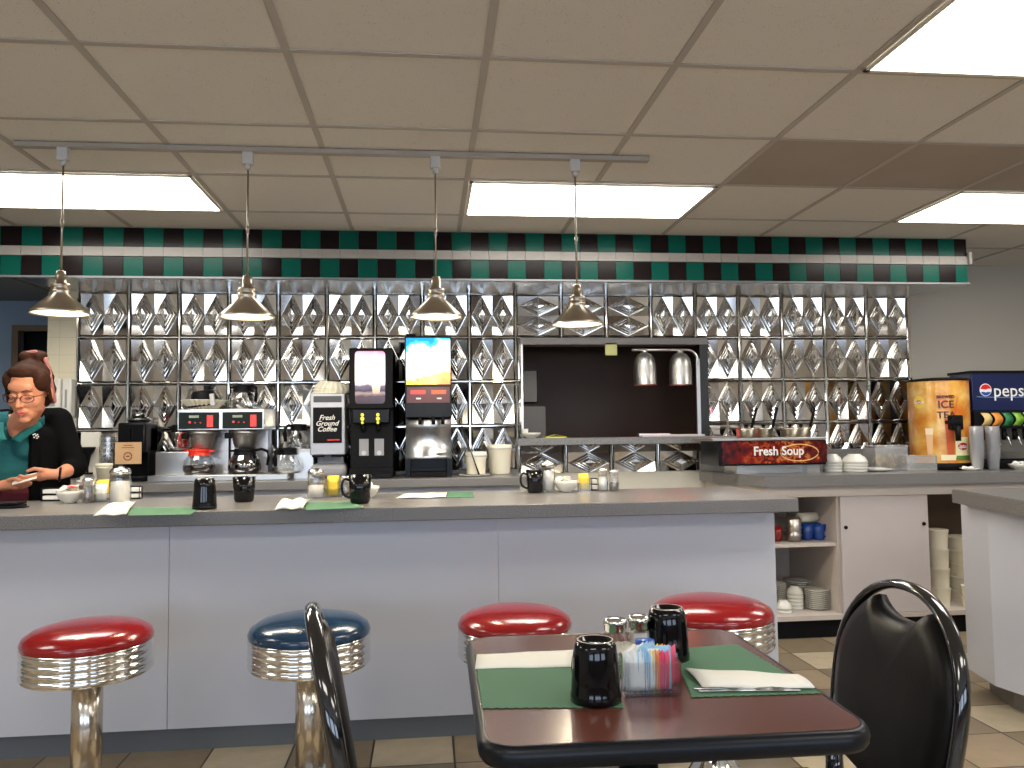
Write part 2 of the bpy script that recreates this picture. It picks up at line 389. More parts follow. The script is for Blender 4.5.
struct(MB().prism([(SY+.02, SZ0-.004), (YW-.001, 2.124), (YW-.001, 2.135), (SY+.02, SZ0+.011)], -2.24, 3.35, Matrix(((0, 0, 1, 0), (1, 0, 0, 0), (0, 1, 0, 0), (0, 0, 0, 1)))).build('trim_6', quilt()))

# embossed metal tiles ------------------------------------------------
TIN = mat('pressed_tin', (.72, .71, .69, 1), .10, 1, vary=.03, vscale=3)
P_ = (MX1-MX0)/18; PV = .29
b = MB()
STEPS = [(1.0, .001), (.93, .014), (.80, .007), (.72, .020), (.57, .012), (.49, .026), (.34, .018), (.26, .032), (.0, .034)]
def metal_tile(x0, z0, turned=False, w=None, h=None):
    w = w or P_; h = h or PV; q = b.b; made = []
    def pt(u, v, d):
        if turned: u, v = v, u
        vt = q.verts.new((x0+w*u, YW-.002-d, z0+h*v)); made.append(vt); return vt
    m = .052; iw = 1-2*m
    fr = [[pt(*c, .001) for c in ((0, 0), (1, 0), (1, 1), (0, 1))], [pt(*c, .014) for c in ((.02, .02), (.98, .02), (.98, .98), (.02, .98))], [pt(*c, .001) for c in ((m, m), (1-m, m), (1-m, 1-m), (m, 1-m))]]
    for A, B in zip(fr, fr[1:]):
        for k in range(4): q.faces.new((A[k], A[(k+1) % 4], B[(k+1) % 4], B[k]))
    for hf in (0, 1):
        cu, cv = m+iw*(.25+.5*hf), .5; ru, rv = iw*.25, iw*.5
        rings = []
        for d, hh in STEPS:
            if d == 0: rings.append([pt(cu, cv, hh)]*4)
            else: rings.append([pt(cu+ru*d*a, cv+rv*d*c, hh*k_) for a, c, k_ in ((1, 0, 1), (0, 1, 1.0 if d == 1 else 1.2), (-1, 0, 1), (0, -1, 1.0 if d == 1 else .85))])
        for A, B in zip(rings, rings[1:]):
            for k in range(4):
                k2 = (k+1) % 4
                if B[0] is B[1]: q.faces.new((A[k], A[k2], B[0]))
                else: q.faces.new((A[k], A[k2], B[k2], B[k]))
        for a, c in ((1, 1), (1, -1), (-1, 1), (-1, -1)):      # triangular fields around each diamond
            k0 = pt(cu+ru*a, cv, .001); k1 = pt(cu, cv+rv*c, .001); k2 = pt(cu+ru*a, cv+rv*c, .017 if c > 0 else .012); q.faces.new((k0, k1, k2))
    return made
ROWS = [(MZT-PV*(k+1), MZT-PV*k) for k in range(4)]
def clip(made, co, no):
    vs_ = [v for v in made if v.is_valid]; fs = list(set(f for v in vs_ for f in v.link_faces)); es = list(set(e for f in fs for e in f.edges))
    r = bmesh.ops.bisect_plane(b.b, geom=vs_+es+fs, plane_co=co, plane_no=no, clear_outer=True, dist=1e-5)
    return list(set([g for g in r['geom'] if isinstance(g, bmesh.types.BMVert)]+[g for g in r['geom_cut'] if isinstance(g, bmesh.types.BMVert)]+[v for v in vs_ if v.is_valid]))
for c in range(18):
    x0 = MX0+c*P_; x1 = x0+P_
    for r, (z0, z1) in enumerate(ROWS):
        if r and x0 >= WX0-.02 and x1 <= WX1+.02: continue
        mk = metal_tile(x0, z0, turned=(r == 0 and 9 <= c <= 11))
        if r and x0 < WX0 < x1: clip(mk, (WX0, 0, 0), (1, 0, 0))
        elif r and x0 < WX1 < x1: clip(mk, (WX1, 0, 0), (-1, 0, 0))
        if r == 3 and z0 < .955: clip(mk, (0, 0, .955), (0, 0, -1))
for c in range(4):
    mk = metal_tile(WX0-.02+c*P_*1.02, 1.075-.153, turned=True, h=.306)
    mk = clip(mk, (0, 0, 1.124), (0, 0, 1)); clip(mk, (0, 0, .945), (0, 0, -1))
bs = b.build('metal_backsplash', TIN, recalc=True)
tag(bs, 'shiny embossed metal tile backsplash with diamond pattern behind the counter', 'backsplash')
bb = MB()
for c in range(19): bb.box(MX0+c*P_-.0035, MX0+c*P_+.0035, YW-.014, YW-.004, .955 if (MX0+c*P_ < WX0 or MX0+c*P_ > WX1) else WZ1+.01, MZT) if c < 19 else None
for r in range(0, 4):
    z = MZT-r*PV
    if r == 0: bb.box(MX0, MX1, YW-.016, YW-.004, z-.006, z)
    else:
        bb.box(MX0, WX0, YW-.014, YW-.004, z-.003, z+.003)
        bb.box(WX1, MX1, YW-.014, YW-.004, z-.003, z+.003)
bb.box(MX1-.004, MX1+.012, YW-.02, YW-.001, .955, MZT).box(MX0-.003, MX0+.004, YW-.02, YW-.001, .955, MZT)
o = bb.build('seam_strip', CHROME, bs)

# pass-through frame and shelf
t = thing('serving_hatch', 'steel frame around the dark kitchen pass-through opening', 'hatch', (WX0, YW, WZ0))
def loc(px, py, Y, org): return atY(px, py, Y)-Vector(org)
w_, h_ = WX1-WX0, WZ1-WZ0
MB().box(.001, w_-.001, -.026, .12, h_-.045, h_-.001).build('header', mat('grey_header_paint', srgb(128, 122, 120), .45), t)
MB().box(.001, .014, -.026, .12, .022, h_-.045).build('jamb', STEEL, t)
MB().box(w_-.055, w_-.001, -.026, .12, .022, h_-.045).build('jamb', mat('dark_bronze_metal', (.05, .05, .05, 1), .35, .8), t)
o = MB().box(-.045, 1.40, -.19, -.040, -.045, 0, bev=.004).box(.002, w_-.002, -.042, .16, -.045, 0).build('pass_through_shelf', COUNTER, None, (WX0, YW, WZ0+.018))
tag(o, 'grey speckled pass-through shelf below the kitchen opening', 'shelf')
SHZ = WZ0+.018
# ------------------------------------------------------------------ ceiling lights
DIFF = bpy.data.materials.new('lit_diffuser'); DIFF.use_nodes = True
nt = DIFF.node_tree; b_ = nt.nodes['Principled BSDF']; b_.inputs['Base Color'].default_value = (.8, .8, .8, 1)
b_.inputs['Emission Color'].default_value = (1, .96, .89, 1); b_.inputs['Emission Strength'].default_value = TROFFER
LF = mat('light_frame_white', srgb(225, 220, 208), .5)
def troffer(i, j, label, group=None):
    x, y = GX+i*GP, GY+j*GP
    t = thing('ceiling_light', label, 'ceiling light', (x, y, CZ), 0, group)
    b = MB()
    for a in ((.014, 1.206, .014, .03), (.014, 1.206, .58, .596), (.014, .03, .014, .596), (1.19, 1.206, .014, .596)): b.box(*a, -.010, -.003)
    b.build('frame', LF, t)
    MB().box(.03, 1.19, .03, .58, -.008, -.004).build('diffuser', DIFF, t)
troffer(2, -1, 'bright ceiling light panel nearest the camera, at the top right')
troffer(0, 2, 'lit ceiling light panel above the kitchen pass-through')
troffer(-4, 2, 'lit ceiling light panel at the far left above the woman')
troffer(4, 2, 'lit ceiling light panel at the far right above the soda machine')
for i, j in ((-2, -5), (2, -5), (-6, -5), (6, -5), (6, -1), (-6, -1)):
    troffer(i, j, 'lit ceiling light panel over the dining area out of frame', 'ceiling lights over the dining area')

# track and pendants
TY = 3.31
t = thing('lighting_track', 'long grey ceiling track that carries the four pendant lamps', 'track', (-.32, TY, CZ-.003))
MB().box(-1.29, 1.27, -.017, .017, -.019, 0).build('rail', mat('track_grey', srgb(168, 160, 150), .45), t)
BRASS = mat('brushed_nickel', (.46, .40, .32, 1), .28, 1)
SHIN = mat('shade_white_enamel', srgb(240, 232, 214), .4)
BULB = mat('lit_bulb', (1, .9, .7, 1), .5, emit=(1, .86, .62, 1), estr=14)
def pendant(label, x, zr):
    t = thing('pendant_lamp', label, 'lamp', (x, TY, CZ-.0215), 0, 'pendant lamps over the bar counter')
    z = zr-(CZ-.0215)
    MB().box(-.021, .021, -.016, .016, -.052, 0, bev=.003).cyl((0, 0, -.062), .011, .022).build('track_plug', LGREY, t)
    MB().cyl((0, 0, (-.07+z+.155)/2), .0038, -.07-(z+.155), 10).cyl((0, 0, z+.36), .0065, .03, 12).build('rod', BRASS, t)
    s = MB().lathe([(.004, z+.175), (.016, z+.17), (.020, z+.150), (.020, z+.125), (.034, z+.120), (.036, z+.108), (.031, z+.104), (.036, z+.098), (.038, z+.086), (.034, z+.080), (.106, z+.012), (.108, z+.002), (.1065, z), (.104, z+.006), (.033, z+.076), (.0, z+.076)], 40).build('lamp_shade', [BRASS], t)
    MB().lathe([(.0345, z+.0735), (.1025, z+.0055), (.1015, z+.0045), (.033, z+.072), (0, z+.072)], 40).build('shade_lining', SHIN, t)
    MB().ball((0, 0, z+.042), .024, n=2).build('bulb', BULB, t)
    l = bpy.data.lights.new('pendant_light', 'POINT'); l.energy = PENDANT; l.color = (1, .86, .64); l.shadow_soft_size = .03
    lo = bpy.data.objects.new('pendant_light', l); COL.objects.link(lo); lo.location = (x, TY, zr-.005)
pendant('leftmost of the four brushed nickel pendant lamps, by the tiled pillar', -1.43, 1.700)
pendant('second pendant lamp from the left, above the coffee brewer', -.717, 1.687)
pendant('third pendant lamp from the left, above the lit juice dispenser', .040, 1.690)
pendant('rightmost pendant lamp, in front of the kitchen opening', .630, 1.660)

# ------------------------------------------------------------------ the bar
BT_ = .936
t = thing('bar_counter', 'long white panelled bar counter with grey speckled top behind the stools', 'counter', (-1.0, 3.28, 0))
MB().box(-2.6, 2.487, -.15, .56, .882, .936, bev=.004).build('countertop', COUNTER, t)
b = MB()
for x0, x1 in ((-2.6, -1.277), (-1.277, .003), (.003, 1.283), (1.283, 2.45)): b.box(x0+.0012, x1-.0012, 0, .02, .097, .882)
b.box(2.43, 2.45, .02, .50, .097, .882).box(-2.6, 2.43, .02, .5, .097, .12)
b.build('front_panel', PANEL, t)
MB().box(-2.6, 2.43, .045, .065, 0, .097).box(2.39, 2.43, .045, .5, 0, .097).build('kick_base', mat('grey_vinyl_base', srgb(104, 108, 112), .5), t)

t = thing('bar_return_counter', 'short angled white counter with grey top at the right edge', 'counter', (0, 0, 0))
MB().prism([(2.405, 3.505), (2.27, 2.86), (2.40, 2.80), (4.4, 2.8), (4.4, 3.505)], .868, .93, bev=.004).build('countertop', COUNTER, t)
MB().prism([(2.487, 3.565), (2.435, 3.315), (2.50, 2.98), (4.3, 2.98), (4.3, 3.565)], .097, .868).build('side_panel', PANEL, t)
MB().prism([(2.565, 3.53), (2.515, 3.31), (2.57, 3.05), (4.2, 3.05), (4.2, 3.53)], 0, .097).build('kick_base', mat('tan_grey_base', srgb(120, 114, 104), .5), t)

# back counters
BZ = .955
t = thing('back_counter', 'low-lit grey back counter carrying the coffee and drink machines', 'counter', (-1.2, 5.27, 0))
MB().box(-1.4, 1.78, -.60, -.042, BZ-.05, BZ, bev=.004).box(-1.4, 1.78, -.055, -.043, BZ, BZ+.02).build('countertop', COUNTER, t)
MB().box(-1.4, 1.74, -.55, -.045, .08, BZ-.05).build('cabinet_body', PANEL, t)
MB().box(-1.4, 1.74, -.50, -.045, 0, .08).build('kick_base', BLACK, t)

CY, RZ = 4.52, .945
t = thing('serving_cabinet', 'grey-topped service cabinet with sliding door and open shelves on the right', 'cabinet', (0, 0, 0))
MB().prism([(1.93, CY-.035), (1.80, 4.98), (1.80, 5.226), (5.2, 5.226), (5.2, CY-.035)], RZ-.065, RZ, bev=.004).build('countertop', COUNTER, t)
MB().box(1.80, 3.30, 5.195, 5.226, RZ, RZ+.13).build('backsplash_board', COUNTER, t)
b = MB().prism([(1.945, CY), (1.84, 5.0), (1.84, 5.22), (5.1, 5.22), (5.1, CY)], RZ-.128, RZ-.065)
b.box(1.90, 5.1, 5.19, 5.22, .15, RZ-.115).box(1.86, 1.90, CY+.03, 5.22, .10, RZ-.115).box(2.39, 2.41, CY+.03, 5.19, .135, RZ-.115).box(2.90, 2.915, CY+.05, 5.19, .135, RZ-.115).box(4.2, 5.1, CY+.01, 5.19, .15, RZ-.115)
b.build('carcass', CABIN, t)
MB().box(1.86, 5.1, CY, 5.19, .108, .135).build('bottom_shelf', CABIN, t)
MB().box(1.90, 2.39, CY+.05, 5.19, .522, .542).build('middle_shelf', CABIN, t)
MB().box(1.9, 5.1, CY+.04, 5.19, 0, .108).build('kick_base', BLACK, t)
d = MB().box(2.405, 2.948, CY+.005, CY+.023, .137, RZ-.130, bev=.002).build('sliding_door', mat('door_laminate', srgb(192, 184, 184), .4), t)
MB().cyl((2.432, CY+.003, .635), .011, .008, 16, axis='y').build('finger_pull', BLACK, d)
MB().cyl((2.918, CY+.003, .645), .011, .008, 16, axis='y').build('finger_pull', BLACK, d)
MB().box(3.0, 5.1, 5.0, 5.02, .3, RZ-.117).build('back_board', BROWNW, t)

# ------------------------------------------------------------------ stools
def vinyl(name, c):
    return mat(name, c, .2, bump=.04, bscale=60, coat=.35)
REDV = vinyl('red_vinyl', (.27, .004, .006, 1)); BLUEV = vinyl('blue_vinyl', (.004, .035, .085, 1))
def stool(label, x, y, mv, zz=0, dia=.39):
    t = thing('bar_stool', label, 'stool', (x, y, 0), 0, 'fixed bar stools along the counter')
    r = dia/2; z = .56+zz
    MB().lathe([(0, z-.01), (r-.006, z-.01), (r, z), (r+.003, z+.012), (r-.004, z+.028), (r-.03, z+.045), (r-.08, z+.057), (r-.14, z+.062), (0, z+.063)], 56).build('seat', mv, t)
    p = [(0, z-.095), (r-.03, z-.097), (r-.005, z-.095)]
    for k in range(4):
        zb = z-.094+k*.0225
        p += [(r-.001, zb+.001), (r+.002, zb+.005), (r+.0035, zb+.011), (r+.002, zb+.017), (r-.001, zb+.0205), (r-.004, zb+.0215)]
    p += [(r, z-.006), (r+.004, z-.003), (r-.002, z+.001), (0, z)]
    MB().lathe(p, 56).build('seat_ring', CHROME, t)
    MB().cyl((0, 0, (z-.09)/2+.06), .045, z-.09-.12, 28).build('post', mat('brushed_chrome', (.62, .56, .48, 1), .2, 1) if 'brushed_chrome' not in MATS else MATS['brushed_chrome'], t)
    MB().lathe([(0, .16), (.05, .155), (.052, .14), (.065, .11), (.095, .055), (.135, .025), (.15, .012), (.152, 0), (0, 0)], 40).build('base_flange', CHROME, t)
stool('leftmost red vinyl bar stool with chrome ribbed ring on a chrome post', -1.062, 2.70, REDV, .016, .375)
stool('dark blue vinyl bar stool with chrome ribbed ring, the only blue one', -.38, 2.70, BLUEV, .014, .38)
stool('red vinyl bar stool behind the left end of the dining table', .288, 2.72, REDV, .010, .375)
stool('rightmost red vinyl bar stool, behind the right end of the dining table', .968, 2.72, REDV, .020, .405)

# ------------------------------------------------------------------ dining table and chairs
TZ = .76
t = thing('dining_table', 'square dark wood dining table with black rounded edge in the foreground', 'table', (.385, 1.515, 0), -.015)
def wood():
    m = mat('dark_mahogany_laminate', srgb(84, 46, 36), .22); nt = m.node_tree; b = nt.nodes['Principled BSDF']; tc = nt.nodes.new('ShaderNodeTexCoord')
    mp = nt.nodes.new('ShaderNodeMapping'); mp.inputs['Scale'].default_value = (3, 60, 3); nt.links.new(tc.outputs['Object'], mp.inputs[0])
    n = nt.nodes.new('ShaderNodeTexNoise'); n.inputs['Scale'].default_value = 3; n.inputs['Detail'].default_value = 6; nt.links.new(mp.outputs[0], n.inputs[0])
    r = nt.nodes.new('ShaderNodeValToRGB'); e = r.color_ramp.elements; e[0].position = .3; e[0].color = srgb(88, 48, 38); e[1].position = .7; e[1].color = srgb(100, 57, 45)
    nt.links.new(n.outputs[0], r.inputs[0]); nt.links.new(r.outputs[0], b.inputs['Base Color']); return m
MB().prism(rrect(-.293, .293, -.313, .313, .045, 8), TZ-.028, TZ).build('tabletop', wood(), t)
pl = rrect(-.295, .295, -.315, .315, .047, 10)
MB().tube([(x, y, TZ-.018) for x, y in pl], .0185, 12, closed=True, flat=(.7, 1)).build('edge_band', mat('black_rubber_edge', (.006, .007, .010, 1), .34, spec=.22), t)
MB().box(-.2, .2, -.2, .2, TZ-.05, TZ-.029).box(-.022, .022, -.27, .27, TZ-.05, TZ-.03).build('support_plate', BLACK, t)
MB().cyl((0, -.02, .37), .036, .70, 24).build('pedestal', BLACK, t)
MB().box(-.27, .27, -.05, .01, 0, .035, bev=.01).box(-.03, .03, -.29, .25, 0, .035, bev=.01).build('base', BLACK, t)

VIN = mat('black_vinyl', (.006, .0055, .005, 1), .40, bump=.12, bscale=140, spec=.18)
FRM = mat('gloss_black_tube', (.008, .008, .009, 1), .12, coat=.8)
def chair(label, x, y, rz, s=1.0):
    t = thing('dining_chair', label, 'chair', (x, y, 0), rz)
    lean = .17; zb, zt = .47, .912; hw = .215*s; zc = (zb+zt)/2; hh = (zt-zb)/2
    def bp(u, z):                                  # back plane point
        return (u, .185+lean*(z-.45)+.008*(1-(u/hw)**2), z)
    def oval(a, k=1.0):
        u = hw*k*math.cos(a); q = math.sin(a); return u, q
    # frame: legs run up into an oval hoop
    pts = []
    ZC, HU = .685, .197
    for k in range(9): f = 1-k/8; pts.append(bp(hw*(1-.24*f**2.2), ZC-.27*f))
    for k in range(1, 24): a = PI*k/24; pts.append(bp(hw*(abs(math.cos(a))**.92)*(1 if math.cos(a) >= 0 else -1), ZC+HU*math.sin(a)))
    for k in range(9): f = k/8; pts.append(bp(-hw*(1-.24*f**2.2), ZC-.27*f))
    hoop = pts
    legR = [(hw*.93, .235, .0), (hw*.93, .175, .30), (hw*.80, .16, .42)]
    full = [(hw*.95, .27, 0), (hw*.93, .20, .32)]+hoop+[(-hw*.93, .20, .32), (-hw*.95, .27, 0)]
    MB().tube(hoop, .0145, 12, up=Vector((0, 1, 0)), flat=(.75, 1.05)).build('back_frame', FRM, t)
    for sg in (-1, 1):
        MB().tube([(sg*hw*.78, .17, .50), (sg*hw*.84, .175, .42), (sg*hw*.92, .215, .2), (sg*hw*.95, .26, 0)], [.013, .013, .012, .011], 10).build('leg', FRM, t)
        MB().tube([(sg*hw*.80, -.15, .405), (sg*hw*.88, -.17, .2), (sg*hw*.94, -.185, 0)], [.013, .012, .011], 10).build('leg', FRM, t)
    # padded back with a hand hole at the top
    k_ = .90; n = 22; front = []; back = []
    poly = []
    A0 = math.radians(118); hn = math.sin(A0)
    for i in range(10): a = A0+(PI-A0)*i/9; poly.append((hw*.95*math.cos(a), ZC+HU*.93*math.sin(a)))
    for i in range(1, 9): f = i/8; poly.append((-hw*.95*(1-.24*f**2.2), ZC-.20*f))
    for i in range(1, 8): f = i/8; poly.append((-hw*.95*.76*(1-2*f), ZC-.20-.02*math.sin(PI*f)))
    for i in range(8): f = 1-i/8; poly.append((hw*.95*(1-.24*f**2.2), ZC-.20*f))
    for i in range(10): a = (PI-A0)*i/9; poly.append((hw*.95*math.cos(a), ZC+HU*.93*math.sin(a)))
    xr, zr = poly[-1]; xl, zl = poly[0]
    for i in range(1, 14):
        f = i/14; poly.append((xr+(xl-xr)*f, zr-.034*(1-abs(2*f-1)**2.6)))
    bm_ = MB()
    cx = 0; czp = sum(z for _, z in poly)/len(poly)
    rings = []
    for (sc, off) in ((1, 0), (.985, .012), (.94, .022), (.80, .030), (.4, .034)):
        rings.append([bm_.b.verts.new((lambda q: (q[0], q[1]-off, q[2]))(bp(u*sc, czp+(z-czp)*sc))) for u, z in poly])
    cen = bm_.b.verts.new((lambda q: (q[0], q[1]-.035, q[2]))(bp(0, czp)))
    N = len(poly)
    for a_, b2 in zip(rings, rings[1:]):
        for i in range(N):
            f = bm_.b.faces.new((a_[i], a_[(i+1) % N], b2[(i+1) % N], b2[i])); f.smooth = True
    for i in range(N):
        f = bm_.b.faces.new((rings[-1][i], rings[-1][(i+1) % N], cen)); f.smooth = True
    bk = [bm_.b.verts.new((lambda q: (q[0], q[1]+.016, q[2]))(bp(u*.985, czp+(z-czp)*.985))) for u, z in poly]
    for i in range(N):
        f = bm_.b.faces.new((rings[0][(i+1) % N], rings[0][i], bk[i], bk[(i+1) % N])); f.smooth = True
    bm_.b.faces.new(bk)
    bm_.build('backrest', VIN, t)
    MB().prism(rrect(-.195, .195, -.175, .19, .07, 6), .388, .436, bev=.018, smooth=True).build('seat', VIN, t)
    return t
chair('black vinyl dining chair with oval handle-hole back at the right of the table', .746, 1.64, -PI/2-.02, 1.05)
chair('glossy black dining chair seen edge-on at the left of the table', .042, 1.64, PI/2+.145)

# ------------------------------------------------------------------ tableware builders
def make_mug(label, loc_, rz=0, up=False, cat='mug', hgt=.097, r=.041, m=BLACKCER, group=None):
    t = thing('mug', label, cat, loc_, rz, group)
    if up:
        p = [(0, .004), (r*.72, 0), (r*.80, .004), (r*.86, .012), (r*.94, hgt*.5), (r, hgt), (r-.004, hgt), (r*.86, hgt*.5), (r*.74, .012), (0, .010)]
        MB().lathe(p, 36).build('body', m, t); zs = 1
        hp = [(-(r*.93+.001), 0, hgt*.82), (-(r+.016), 0, hgt*.86), (-(r+.026), 0, hgt*.62), (-(r+.020), 0, hgt*.34), (-(r*.88), 0, hgt*.20)]
    else:
        p = [(0, hgt-.007), (r*.60, hgt-.006), (r*.64, hgt), (r*.72, hgt), (r*.84, hgt-.010), (r*.90, hgt*.72), (r*.96, hgt*.35), (r*.98, .016), (r*1.01, .012), (r*1.01, 0), (r-.004, 0), (r*.86, hgt*.5), (r*.6, hgt-.012), (0, hgt-.012)]
        MB().lathe(p, 36).build('body', m, t)
        MB().lathe([(r*.665, hgt-.0005), (r*.67, hgt+.0007), (r*.715, hgt+.0005), (r*.725, hgt-.0005)], 36).build('foot_ring', mat('worn_foot_ring', srgb(190, 186, 176), .5) if 'worn_foot_ring' not in MATS else MATS['worn_foot_ring'], t)
        hp = [(-(r*.93), 0, hgt*.16), (-(r+.012), 0, hgt*.14), (-(r+.022), 0, hgt*.34), (-(r+.016), 0, hgt*.60), (-(r*.84), 0, hgt*.74)]
    # smooth the handle
    q = []
    for i in range(len(hp)-1):
        p0, p1, p2, p3 = [Vector(hp[max(0, min(len(hp)-1, i+d))]) for d in (-1, 0, 1, 2)]
        for f in (0, .25, .5, .75):
            q.append(.5*((2*p1)+(-p0+p2)*f+(2*p0-5*p1+4*p2-p3)*f*f+(-p0+3*p1-3*p2+p3)*f**3))
    q.append(Vector(hp[-1]))
    MB().tube(q, .0052, 8, up=Vector((0, 1, 0))).build('handle', m, t)
    return t
def make_shaker(label, loc_, fill, hgt=.105, r=.021, group=None, level=.55, cat='shaker'):
    t = thing('glass_shaker', label, cat, loc_, 0, group)
    hb = hgt*.74
    b = MB(); n = 32
    def flute(r_, k, amt): return r_*(1-amt*(.5+.5*math.cos(k*PI)))
    prof = [(r*.95, 0), (r, .006), (r, hb*.55), (r*.86, hb*.82), (r*.80, hb)]
    rings = []
    for i, (rr, z) in enumerate(prof):
        rings.append([b.b.verts.new((flute(rr, k, .10 if 0 < i < 3 else 0)*math.cos(2*PI*k/n), flute(rr, k, .10 if 0 < i < 3 else 0)*math.sin(2*PI*k/n), z)) for k in range(n)])
    for a, c in zip(rings, rings[1:]):
        for k in range(n): f = b.b.faces.new((a[k], a[(k+1) % n], c[(k+1) % n], c[k])); f.smooth = True
    b.b.faces.new(list(reversed(rings[0])))
    b.build('glass_body', GLASS, t)
    MB().lathe([(0, .005), (r*.82, .005), (r*.82, hb*level), (0, hb*level)], 20).build('contents', fill, t)
    MB().lathe([(r*.86, hb-.004), (r*.93, hb), (r*.93, hb+.010), (r*.99, hb+.012), (r*.99, hgt-.006), (r*.85, hgt-.001), (0, hgt+.001)], 28).build('lid', CHROME, t)
    return t
def make_sugar(label, loc_, hgt=.145, r=.034, level=.72):
    t = thing('sugar_dispenser', label, 'sugar dispenser', loc_)
    hb = hgt*.84
    b = MB(); n = 40; rings = []
    for i, (rr, z) in enumerate([(r*.93, 0), (r, .008), (r, hb*.8), (r*.9, hb)]):
        rings.append([b.b.verts.new((rr*(1-(.05 if k % 2 else 0))*math.cos(2*PI*k/n), rr*(1-(.05 if k % 2 else 0))*math.sin(2*PI*k/n), z)) for k in range(n)])
    for a, c in zip(rings, rings[1:]):
        for k in range(n): f = b.b.faces.new((a[k], a[(k+1) % n], c[(k+1) % n], c[k])); f.smooth = True
    b.b.faces.new(list(reversed(rings[0]))); b.build('glass_body', GLASS, t)
    MB().lathe([(0, .006), (r*.88, .006), (r*.88, hb*level), (0, hb*level+.004)], 24).build('contents', SUGAR, t)
    l = MB().lathe([(r*.95, hb-.006), (r*.99, hb-.004), (r*.99, hb+.008), (r*.8, hb+.018), (0, hb+.020)], 28).build('lid', CHROME, t)
    MB().box(-.007, .013, -.008, .008, hb+.019, hb+.024, bev=.001).build('flap', CHROME, l)
    return t
def bowl_prof(r, h, foot=.5): return [(0, .004), (r*foot, .0), (r*foot, .006), (r*.78, h*.35), (r*.95, h*.75), (r, h), (r-.003, h), (r*.9, h*.72), (r*.72, h*.36), (r*.4, .010), (0, .009)]
def make_bowl(label, loc_, r=.05, h=.05, m=WHITE, group=None, down=False):
    o = MB().lathe(bowl_prof(r, h), 36).build('bowl', m, None, loc_)
    if down: o.rotation_euler = (PI, 0, 0); o.location = Vector(loc_)+Vector((0, 0, h))
    return tag(o, label, 'bowl', group)
def make_creamer(label, loc_, col, tilt, group):
    t = thing('creamer_cup', label, 'creamer', loc_, 0, group); t.rotation_euler = tilt
    MB().lathe([(0, 0), (.010, 0), (.014, .020), (.0165, .021), (.0165, .0225), (0, .0225)], 16).build('cup', WHITE, t)
    MB().cyl((0, 0, .0235), .0165, .0015, 16).build('foil_lid', col, t)
    return t
YEL = mat('yellow_paper', srgb(232, 200, 70), .7); PINK = mat('pink_paper', srgb(226, 84, 120), .7); BLUP = mat('light_blue_paper', srgb(150, 196, 226), .7)
ORG = mat('orange_paper', srgb(238, 150, 80), .7); WHP = mat('packet_white_paper', srgb(232, 232, 228), .7); REDF = mat('red_foil', srgb(190, 30, 40), .3); CREF = mat('cream_foil', srgb(235, 228, 210), .35)
BLUF = mat('blue_label', srgb(30, 90, 190), .3)
def make_packet(name, label, parent_loc, loc_, m, lean, hgt=.062, wid=.036, rz=0, group=None):
    o = MB()
    z0 = 0
    o.sheet([[(-wid/2, -.0009 if 0 < j < 6 else 0, hgt*j/6), (-wid/4, -.0022 if 0 < j < 6 else 0, hgt*j/6), (wid/4, -.0022 if 0 < j < 6 else 0, hgt*j/6), (wid/2, -.0009 if 0 < j < 6 else 0, hgt*j/6)] for j in range(7)])
    o = o.build(name, m, None, loc_, (lean, 0, rz), thick=.0012)
    return tag(o, label, 'packet', group)
def make_caddy(label, loc_, sx=.07, sy=.05, h=.038, rz=0):
    t = thing('packet_caddy', label, 'caddy', loc_, rz)
    b = MB()
    for a in ((-sx/2, sx/2, -sy/2, -sy/2+.003), (-sx/2, sx/2, sy/2-.003, sy/2), (-sx/2, -sx/2+.003, -sy/2, sy/2), (sx/2-.003, sx/2, -sy/2, sy/2)): b.box(*a, 0, h)
    b.build('clear_wall', GLASSD, t)
    b = MB().box(-sx/2, sx/2, -sy/2, sy/2, 0, .004)
    n = 10
    for k in range(n):
        x = -sx/2+sx*(k+.5)/n; b.box(x-.0016, x+.0016, -sy/2-.0015, -sy/2+.001, 0, .010)
        b.box(x-.0016, x+.0016, sy/2-.001, sy/2+.0015, 0, .010)
    b.build('base', GLASSD, t)
    return t
def jelly_rack(label, loc_, n=2, w_=.07, rz=0):
    t = thing('jelly_rack', label, 'rack', loc_, rz)
    b = MB()
    for x in (-w_/2, w_/2):
        for y in (-.02, .02): b.tube([(x, y, 0), (x, y, .028*n)], .0016, 6)
    for k in range(n+1):
        z = .002+k*.027
        b.tube([(-w_/2, -.02, z), (w_/2, -.02, z), (w_/2, .02, z), (-w_/2, .02, z)], .0016, 6, closed=True)
    b.build('wire_frame', BLACK, t)
    for k in range(n):
        MB().box(-w_/2+.004, w_/2-.004, -.018, .018, .006+k*.027, .024+k*.027, bev=.003).build('jelly_layer', WHP, t)
    return t
def napkin(label, pts, z, m=PAPER, lift=.006, cat='napkin'):
    (ax, ay), (bx, by), (cx, cy), (dx, dy) = pts    # four corners in plan
    g = []
    for i in range(9):
        f = i/8; row = []
        for j in range(9):
            q = j/8
            x = (ax*(1-q)+bx*q)*(1-f)+(dx*(1-q)+cx*q)*f; y = (ay*(1-q)+by*q)*(1-f)+(dy*(1-q)+cy*q)*f
            row.append((x, y, z+lift*(math.sin(PI*f)*.6+.35*math.sin(5*q+2*f)**2)))
        g.append(row)
    b = MB(); b.sheet(g); g2 = [[(x, y, z+.0004+(zz-z)*.45) for x, y, zz in r] for r in g]; b.sheet(g2)
    o = b.build('paper_napkin', m, thick=.0008); return tag(o, label, cat)
